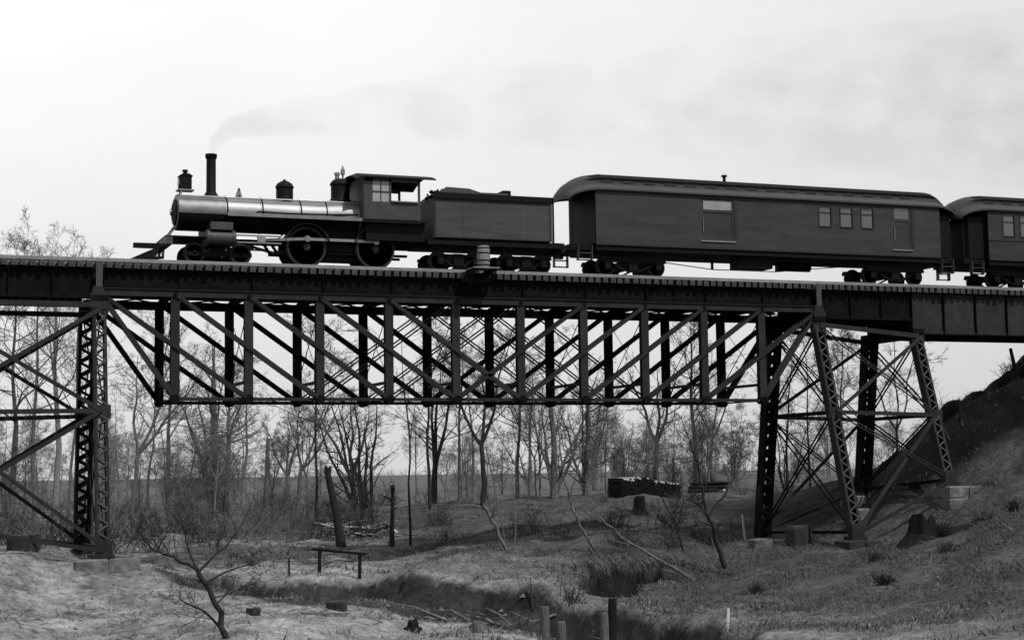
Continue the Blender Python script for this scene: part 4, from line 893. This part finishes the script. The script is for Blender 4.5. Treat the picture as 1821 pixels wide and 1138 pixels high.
def stump(x, y, r, h, label, m=DARKW, seed=1, cat='stump'):
    R2 = random.Random(seed); z = H1(x, y); n = 12; mb = MB(); V = []; prof = [(2.1, -.2), (1.35, .12), (1.0, h*.4), (.85, h)]
    for i, (k, dz) in enumerate(prof):
        for j in range(n):
            a = 2*math.pi*j/n; rr3 = r*k*(1+.14*math.sin(j*2.1+seed)+R2.uniform(-.08, .08)); V.append((x+rr3*math.cos(a), y+rr3*math.sin(a), z+dz+(R2.uniform(-.45, .5)*h*.7 if i == 3 else 0)))
    F = [(i*n+j, i*n+(j+1) % n, (i+1)*n+(j+1) % n, (i+1)*n+j) for i in range(3) for j in range(n)]+[tuple(3*n+j for j in range(n))]
    mb.add(V, F); return solo('tree_stump', mb, m, label, cat, (x, y, z), None, False)

def strands():
    R2 = random.Random(9); lip = [(18.3, -2.9), (19.2, -2.55), (20.4, -2.35), (21.6, -2.3), (22.8, -2.6), (23.6, -3.3)]
    t = thing('root_mat', 'mat of dead grass and roots hanging over the dark undercut bank under the fallen birch', 'overhanging turf', (21, -2.4, H1(21, -2.0)))
    mb = MB()
    for k in range(330):
        f = R2.random()*4.999; i = int(f); f -= i; x = lip[i][0]*(1-f)+lip[i+1][0]*f; y = lip[i][1]*(1-f)+lip[i+1][1]*f+R2.uniform(-.1, .45)
        z = H1(x, y+.5)+.04; L = R2.uniform(.2, 1.0)*(.6+.4*math.sin(x*3.1)); o_ = R2.uniform(.05, .55); s_ = R2.gauss(0, .42)
        mb.tube([(x, y+.3, z), (x+s_*.3, y, z+.12+R2.uniform(-.05, .1)), (x+s_*.8, y-o_*.7, z-.1), (x+s_, y-o_, z-L*.55), (x+s_*1.2, y-o_*.9, z-L)], [.010, .012, .010, .008, .004], 3, False)
    o = part('hanging_grass', mb, GRASS[1], t); o['kind'] = 'stuff'
    mb = MB()
    for k in range(40):
        f = R2.random()*4.999; i = int(f); f -= i; x = lip[i][0]*(1-f)+lip[i+1][0]*f; y = lip[i][1]*(1-f)+lip[i+1][1]*f+.3; z = H1(x, y+.4)-.05
        p_ = [(x, y, z)]; 
        for q in range(4): p_.append((p_[-1][0]+R2.gauss(0, .15), p_[-1][1]-R2.uniform(.02, .18), p_[-1][2]-R2.uniform(.08, .35)))
        mb.tube(p_, [.03, .025, .018, .012, .006], 4, False)
    o = part('roots', mb, BARK[0], t); o['kind'] = 'stuff'
strands()
dw = thing('driftwood', 'tangle of broken limbs and dead grass stranded on the gully bed around the piles', 'driftwood', (11.5, -12.5, H1(11.5, -12.5)))
RD = random.Random(52)
for k in range(30):
    cx, cy = RD.gauss(11.2, 1.5), RD.gauss(-12.6, 1.6); a = RD.uniform(0, 3.14); L = RD.uniform(.5, 1.8); dx, dy = math.cos(a)*L/2, math.sin(a)*L/2
    p_ = [(cx-dx, cy-dy, H1(cx-dx, cy-dy)+.06), (cx, cy, H1(cx, cy)+RD.uniform(.1, .4)), (cx+dx, cy+dy, H1(cx+dx, cy+dy)+RD.uniform(.05, .5))]
    part('limb', MB().tube(p_, [RD.uniform(.03, .07), .035, .012], 6), (BARK[2], BARK[0], POSTW, BIRCH)[k % 4], dw)
stump(30.14, 16.9, .33, .75, 'small dark stump on the far slope below the firewood stack', seed=2)
stump(30.65, -7.5, .5, .85, 'large dark jagged stump in the grass in front of the right trestle', seed=3)
lg = MB().tube([(31.5, -7.3, H1(31.5, -7.3)+.1), (32.6, -6.9, H1(32.6, -6.9)+.14), (34.2, -6.5, H1(34.2, -6.5)+.08)], [.26, .24, .16], 9)
solo('fallen_log', lg, DARKW, 'dark rotten log lying right of the large jagged stump', 'log', (32.6, -6.9, .4), None, True)
stump(6.5, -17.5, .16, .3, 'small dark stump at the bottom edge right of the nearest bare tree', seed=4)
lg = MB().tube([(3.9, -15.2, H1(3.9, -15.2)+.04), (4.9, -16.3, H1(4.9, -16.3)+.06)], [.09, .08], 8)
solo('fallen_log', lg, POSTW, 'short dark log lying on the pale bank at the bottom', 'log', (4.4, -15.8, -.9), None, True)
# masonry piers
def pier(label, x0, x1, y0, y1, zt, zb, nxs, nys, nz_, m, seed):
    R2 = random.Random(seed); t = thing('stone_pier', label, 'pier', ((x0+x1)/2, (y0+y1)/2, zb)); hz = (zt-zb)/nz_
    for kz in range(nz_):
        for kx in range(nxs):
            for ky in range(nys):
                a = x0+(x1-x0)*kx/nxs+.012; b = x0+(x1-x0)*(kx+1)/nxs-.012; c = y0+(y1-y0)*ky/nys+.012; d = y0+(y1-y0)*(ky+1)/nys-.012
                z0 = zb+hz*kz+.008; z1 = zb+hz*(kz+1)-.008; j = lambda: R2.uniform(-.035, .035); mb = MB(); cc = .05
                V = []
                for (zz_, s_) in ((z0, cc), (z0+cc, 0), (z1-cc, 0), (z1, cc)):
                    for (px_, py_) in ((a+s_, c+s_), ((a+b)/2, c+s_-.02), (b-s_, c+s_), (b-s_, d-s_), (a+s_, d-s_)): V.append((px_+j(), py_+j(), zz_+j()*.6))
                F = [(i*5+q, i*5+(q+1) % 5, (i+1)*5+(q+1) % 5, (i+1)*5+q) for i in range(3) for q in range(5)]+[(0, 1, 2, 3, 4)[::-1], (15, 16, 17, 18, 19)]
                part('stone', mb.add(V, F), m, t)
    return t
pier('pale stone pier under the near leg of the left trestle', -1.0, 1.25, -2.3, -1.1, .27, -.75, 2, 1, 2, STONE, 1)
pier('dark stone pier under the far leg of the left trestle', -1.2, .7, 3.9, 5.5, .2, -1.1, 2, 1, 2, STONED, 2)
pier('low stone pier under the left trestle near leg outside the left edge', -7.0, -5.6, -2.1, -.9, 1.4, .2, 1, 1, 2, STONE, 3)
pier('low stone pier under the left trestle far leg outside the left edge', -7.0, -5.6, 4.2, 5.4, 1.15, -.1, 1, 1, 2, STONED, 4)
pier('low stone pier under the near left leg of the right trestle', 30.1, 31.7, -3.2, -2.0, .08, -1.0, 2, 1, 2, STONED, 5)
pier('dark wide stone pier under the far left leg of the right trestle', 29.9, 31.9, 4.3, 6.0, -.19, -1.6, 2, 2, 3, STONED, 6)
pier('pale stone pier under the near right leg of the right trestle, highest on the slope', 35.5, 37.6, -2.7, -1.4, 2.24, 1.2, 2, 1, 2, STONE, 7)
pier('stone pier under the far right leg of the right trestle at the embankment toe', 35.2, 36.8, 4.0, 5.4, 1.76, .6, 2, 1, 2, STONE, 8)
def block(x, y, z, a, b, c, m, label, seed, rz=.2):
    R2 = random.Random(seed); V = []
    for (zz_, s_) in ((-.5, .1), (-.38, 0), (.38, 0), (.5, .08)):
        for k in range(8):
            an = k*math.pi/4+.39; px_, py_ = math.cos(an), math.sin(an); mx = max(abs(px_), abs(py_)); px_, py_ = px_/mx, py_/mx
            px_ *= a/2-s_*a*.5; py_ *= b/2-s_*b*.5
            X = px_*math.cos(rz)-py_*math.sin(rz); Y = px_*math.sin(rz)+py_*math.cos(rz); V.append((x+X+R2.uniform(-.04, .04), y+Y+R2.uniform(-.04, .04), z+zz_*c+R2.uniform(-.03, .03)))
    F = [(i*8+q, i*8+(q+1) % 8, (i+1)*8+(q+1) % 8, (i+1)*8+q) for i in range(3) for q in range(8)]+[tuple(range(8))[::-1], tuple(range(24, 32))]
    return solo('stone_block', MB().add(V, F), m, label, 'stone block', (x, y, z))
for k, (x, y, a, b, c, m, lab) in enumerate([
 (26.9, 3.2, 1.5, 1.0, .9, STONED, 'dark squared stone block left of the far pier of the right trestle'),
 (28.4, 1.2, 1.1, .8, .55, STONE, 'pale squared stone block lying before the far pier of the right trestle'),
 (29.6, .0, 1.4, 1.0, 1.1, STONED, 'dark tall stone block between the two left piers of the right trestle'),
 (33.8, 1.6, 1.3, .9, .6, STONE, 'grey stone block lying between the legs of the right trestle'),
 (32.8, .6, 1.0, .7, .5, STONED, 'small dark stone block behind the near left pier of the right trestle'),
 (-2.6, -.2, 1.6, 1.1, .7, STONED, 'dark boulder left of the left trestle near pier'),
 (6.0, -11.2, .8, .6, .35, STONED, 'flat stone at the edge of the gully in the middle foreground'),
 (2.2, -16.5, .45, .4, .22, STONED, 'small dark stone on the pale bank right of the nearest bare tree trunk'),
 (8.8, -12.6, .9, .5, .3, STONE, 'pale stone lying in the stream gully')]):
    block(x, y, H1(x, y)+c*.25, a, b, c, m, lab, 60+k, .25*k)
# undergrowth: bushes of thin stems
def bush(x, y, s, label, seed, m=DARKW, n=22, up=.5, drop=False):
    R2 = random.Random(seed); z = H1(x, y); t = thing('brush_clump', label, 'bush', (x, y, z)); mb = MB()
    for k in range(n):
        bx, by = x+R2.gauss(0, s*.25), y+R2.gauss(0, s*.25); d = Vector((R2.gauss(0, .55), R2.gauss(0, .55), -.5 if drop else 1)).normalized(); L = s*R2.uniform(.5, 1.2)
        p = Vector((bx, by, H1(bx, by)-.05)); pts = [p]; rs = [.018]
        for q in range(3): d = (d+Vector((R2.gauss(0, .2), R2.gauss(0, .2), R2.gauss(0, .15)))).normalized(); pts.append(pts[-1]+d*L/3); rs.append(.018-.004*(q+1))
        mb.tube(pts, rs, 3, False); grow(mb, pts, rs, 2, R2, .9, .3, .006, 1, .2, 3)
    part('stems', mb, m, t); return t
for k, (x, y, s, lab, m) in enumerate([
 (21.5, .6, 1.3, 'dark brush on top of the overhanging bank, left part', 0), (23.8, .4, 1.2, 'dark brush on top of the overhanging bank behind the fallen birch', 0),
 (26.5, 7, 1.6, 'dark brush patch on the far slope left of the right trestle leg', 0), (29.5, 12, 1.7, 'brush on the far slope below the right end of the firewood stack', 0),
 (24.5, -2.5, 1.1, 'low brush at the foot of the crooked forked tree', 1), (16.5, 9, 1.2, 'low brush patch in the middle of the clearing', 1),
 (19.5, 6, 1.3, 'dark brush left of the overhanging bank in the clearing', 0), (9.5, 20, 1.4, 'grey brush left of the leaning dead trunk', 1),
 (6.5, 13, 1.2, 'grey brush right of the left trestle in the clearing', 1), (37.6, -3.0, 1.0, 'weedy brush beside the highest pale pier of the right trestle', 1),
 (14.8, -9.5, .8, 'scrubby brush in the stream gully behind the piles', 0), (41.5, 6.5, 1.4, 'brush on the dark embankment behind the right trestle', 0),
 (12.2, 26, 1.5, 'grey brush at the edge of the wood under the second truss panel', 1), (22, 30, 1.5, 'grey brush behind the slim dark sapling', 1)]):
    bush(x, y, s, lab, 400+k, BARK[m])
bush(10.2, -9.2, .7, 'dead weed clump on the dark gully bank left of the piles', 460, GRASS[1], 40)
bush(12.6, -10.6, .8, 'dead weed clump on the gully bed behind the piles', 461, GRASS[1], 44)
bush(7.6, -6.2, .55, 'dead weed clump in the gully below the dark wooden frame', 462, DARKW, 36)
bush(31.2, -7.6, .8, 'dark weeds around the large jagged stump', 450, DARKW, 40)
for k, (x_, y_, lab_) in enumerate([(39.6, 2.6, 'weeds on the embankment crest right of the short leaning post'), (41.2, 3.2, 'weeds on the embankment crest midway between its two posts'), (43.4, 3.0, 'weeds on the embankment crest at the right edge of the photograph'), (26.2, 1.5, 'dark scrub on the slope between the crooked forked tree and the far leg'), (25.2, 9.5, 'dark scrub on the slope between the small stump and the fallen birch'), (27.8, 5.0, 'dark scrub on the slope beside the grey stake'), (28.5, -12, 'low dark weeds in the middle of the right slope'), (22.5, -17, 'low dark weeds above the white broken stake'), (26.5, -22, 'dark weeds at the lower right corner'), (33.5, -9.5, 'dark weeds in front of the rotten log'), (19.5, -14, 'low weeds on the slope right of the gully piles'), (36.5, -7.5, 'weeds on the slope right of the rotten log'), (24.5, -13.5, 'low weeds in the grass below the crooked forked tree')]):
    bush(x_, y_, (.55, .5, .6, 1.1, 1.3, 1.0, .45, .4, .55, .5, .4, .5, .4)[k], lab_, 480+k, DARKW if k % 2 else BARK[0], 26)
bush(34.3, -6.6, .6, 'dark weeds at the right end of the rotten log', 451, DARKW, 30)
TB = [bush(0, 0, 1.5, 'grey thicket of bare stems in the undergrowth of the wood behind the bridge', 470+k, BARK[1 if k % 2 else 0], 30, .5) for k in range(5)]
for o_ in TB: o_['group'] = 'thickets in the wood behind the bridge'
BR = random.Random(31)
for k in range(78):
    if k < 58: y = 14+BR.random()**1.3*60; t_ = BR.uniform(-.35, -.07)
    else: y = BR.uniform(16, 70); t_ = BR.uniform(-.07, .2)
    x = CAM.x+(y-CAM.y)*math.tan(YAW+t_); s_ = BR.uniform(.7, 1.5)*(1.1 if k < 58 else .7)
    if k < 5: r_t = TB[k]
    else:
        src = TB[k % 5]; r_t = src.copy(); COL.objects.link(r_t)
        for ch in src.children: c = ch.copy(); COL.objects.link(c); c.parent = r_t
    r_t.location = (x, y, H1(x, y)-.05); r_t.scale = (s_, s_, s_*BR.uniform(.8, 1.3)); r_t.rotation_euler = (0, 0, BR.uniform(0, 6.28))
# litter of twigs and stones, nobody could count
R = np.random.RandomState(5); mb = MB()
n = 4200; tx = R.uniform(-6, 42, n); ty = R.uniform(-24, 40, n); tz = height(tx, ty)
for x, y, z in zip(tx, ty, tz):
    if z < -1.9 or (x > 33 and y > -7): continue
    a = R.uniform(0, 6.28); L = R.uniform(.1, .5); r = R.uniform(.006, .014)
    mb.beam((x, y, z+.02), (x+math.cos(a)*L, y+math.sin(a)*L, z+.04+R.uniform(0, .12)), r*2, r*2)
o = solo('fallen_twigs', mb, BARK[1], 'scattered fallen twigs on the ground under and behind the bridge', 'twigs', kind='stuff')
mb = MB(); n = 900; tx = R.uniform(-4, 26, n); ty = R.uniform(-24, 6, n); tz = height(tx, ty)
for x, y, z in zip(tx, ty, tz):
    s = R.uniform(.03, .11)*(1.7 if z < -1.2 else 1)
    q = R.uniform(.5, 1, (6,))*s; mb.add([(x+q[0], y, z), (x-q[1], y, z), (x, y+q[2], z), (x, y-q[3], z), (x, y, z+q[4]), (x, y, z-q[5])], [(0,2,4),(2,1,4),(1,3,4),(3,0,4)])
o = solo('loose_stones', mb, STONE, 'loose small stones strewn over the stream bed and pale bank', 'stones', kind='stuff')
# distant wood
mb = MB(); R = random.Random(77)
V = []; F = []
for k in range(30000):
    y = R.uniform(150, 420); x = CAM.x+(y-CAM.y)*math.tan(YAW+R.uniform(-.36, .36)); cl_ = math.sin(x*.05+2)+math.sin(y*.03+x*.021); hh = R.uniform(.5, 2.6)*(1+.6*cl_)
    if hh < .6: continue
    w = R.uniform(.04, .12); a = R.uniform(-.3, .3)*hh; z = H1(x, y) if k % 9 == 0 else -.8-.0035*max(0, y-155); i = len(V)
    V += [(x-w, y, z-.5), (x+w, y, z-.5), (x+a+w*.2, y+.2, z+hh)]; F.append((i, i+1, i+2))
    for q in range(3):
        f = R.uniform(.3, .8); bx = x+a*f; bz = z+hh*f; L = hh*R.uniform(.15, .35); s = R.choice((-1, 1)); i = len(V)
        V += [(bx, y, bz), (bx, y, bz+w*.9), (bx+s*L*.7, y+.1, bz+L)]; F.append((i, i+1, i+2))
o = solo('distant_wood', MB().add(V, F), BARK[2], 'far line of bare grey woodland along the horizon', 'woodland', kind='stuff')
# ------------------------------------------------------------------ engine smoke
def smoke():
    m = bpy.data.materials.new('engine_smoke'); m.use_nodes = True; n = m.node_tree; n.nodes.clear()
    o = n.nodes.new('ShaderNodeOutputMaterial'); v = n.nodes.new('ShaderNodeVolumePrincipled'); v.inputs['Color'].default_value = (.32, .32, .32, 1); v.inputs['Anisotropy'].default_value = .2
    n.links.new(v.outputs[0], o.inputs['Volume'])
    g = n.nodes.new('ShaderNodeNewGeometry'); mp_ = n.nodes.new('ShaderNodeMapping'); mp_.inputs['Scale'].default_value = (.6, .8, .9); n.links.new(g.outputs['Position'], mp_.inputs[0])
    z = n.nodes.new('ShaderNodeTexNoise'); z.inputs['Scale'].default_value = .55; z.inputs['Detail'].default_value = 7; z.inputs['Roughness'].default_value = .65; n.links.new(mp_.outputs[0], z.inputs[0])
    r = n.nodes.new('ShaderNodeMapRange'); r.inputs[1].default_value = .45; r.inputs[2].default_value = .78; r.inputs[3].default_value = 0; r.inputs[4].default_value = .085; n.links.new(z.outputs[0], r.inputs[0])
    s = n.nodes.new('ShaderNodeSeparateXYZ'); n.links.new(g.outputs['Position'], s.inputs[0])
    k = n.nodes.new('ShaderNodeMapRange'); k.inputs[1].default_value = 5; k.inputs[2].default_value = 22; k.inputs[3].default_value = 2.2; k.inputs[4].default_value = .9; n.links.new(s.outputs[0], k.inputs[0])
    mu = n.nodes.new('ShaderNodeMath'); mu.operation = 'MULTIPLY'; n.links.new(r.outputs[0], mu.inputs[0]); n.links.new(k.outputs[0], mu.inputs[1]); 
    nx_ = n.nodes.new('ShaderNodeMapRange'); nx_.inputs[1].default_value = 4.6; nx_.inputs[2].default_value = 7.2; nx_.inputs[3].default_value = .22; nx_.inputs[4].default_value = 0; n.links.new(s.outputs[0], nx_.inputs[0])
    ad = n.nodes.new('ShaderNodeMath'); n.links.new(mu.outputs[0], ad.inputs[0]); n.links.new(nx_.outputs[0], ad.inputs[1]); n.links.new(ad.outputs[0], v.inputs['Density'])
    pts = [(4.5, 1.8, 15.75, .16), (4.65, 1.82, 16.3, .26), (5.3, 1.9, 16.9, .45), (7.5, 2.1, 17.5, .75), (11, 2.6, 18.1, 1.1), (17, 3.4, 18.9, 1.7), (26, 4.5, 19.9, 2.6), (38, 6, 21.2, 3.8), (52, 8, 22.6, 5.2), (62, 9, 23.2, 5.5)]
    mb = MB().tube([p[:3] for p in pts], [p[3] for p in pts], 16)
    o2 = solo('engine_smoke', mb, m, 'thin grey smoke drifting back from the locomotive stack over the train', 'smoke', (4.5, 1.8, 15.7), None, True, 'stuff')
smoke()
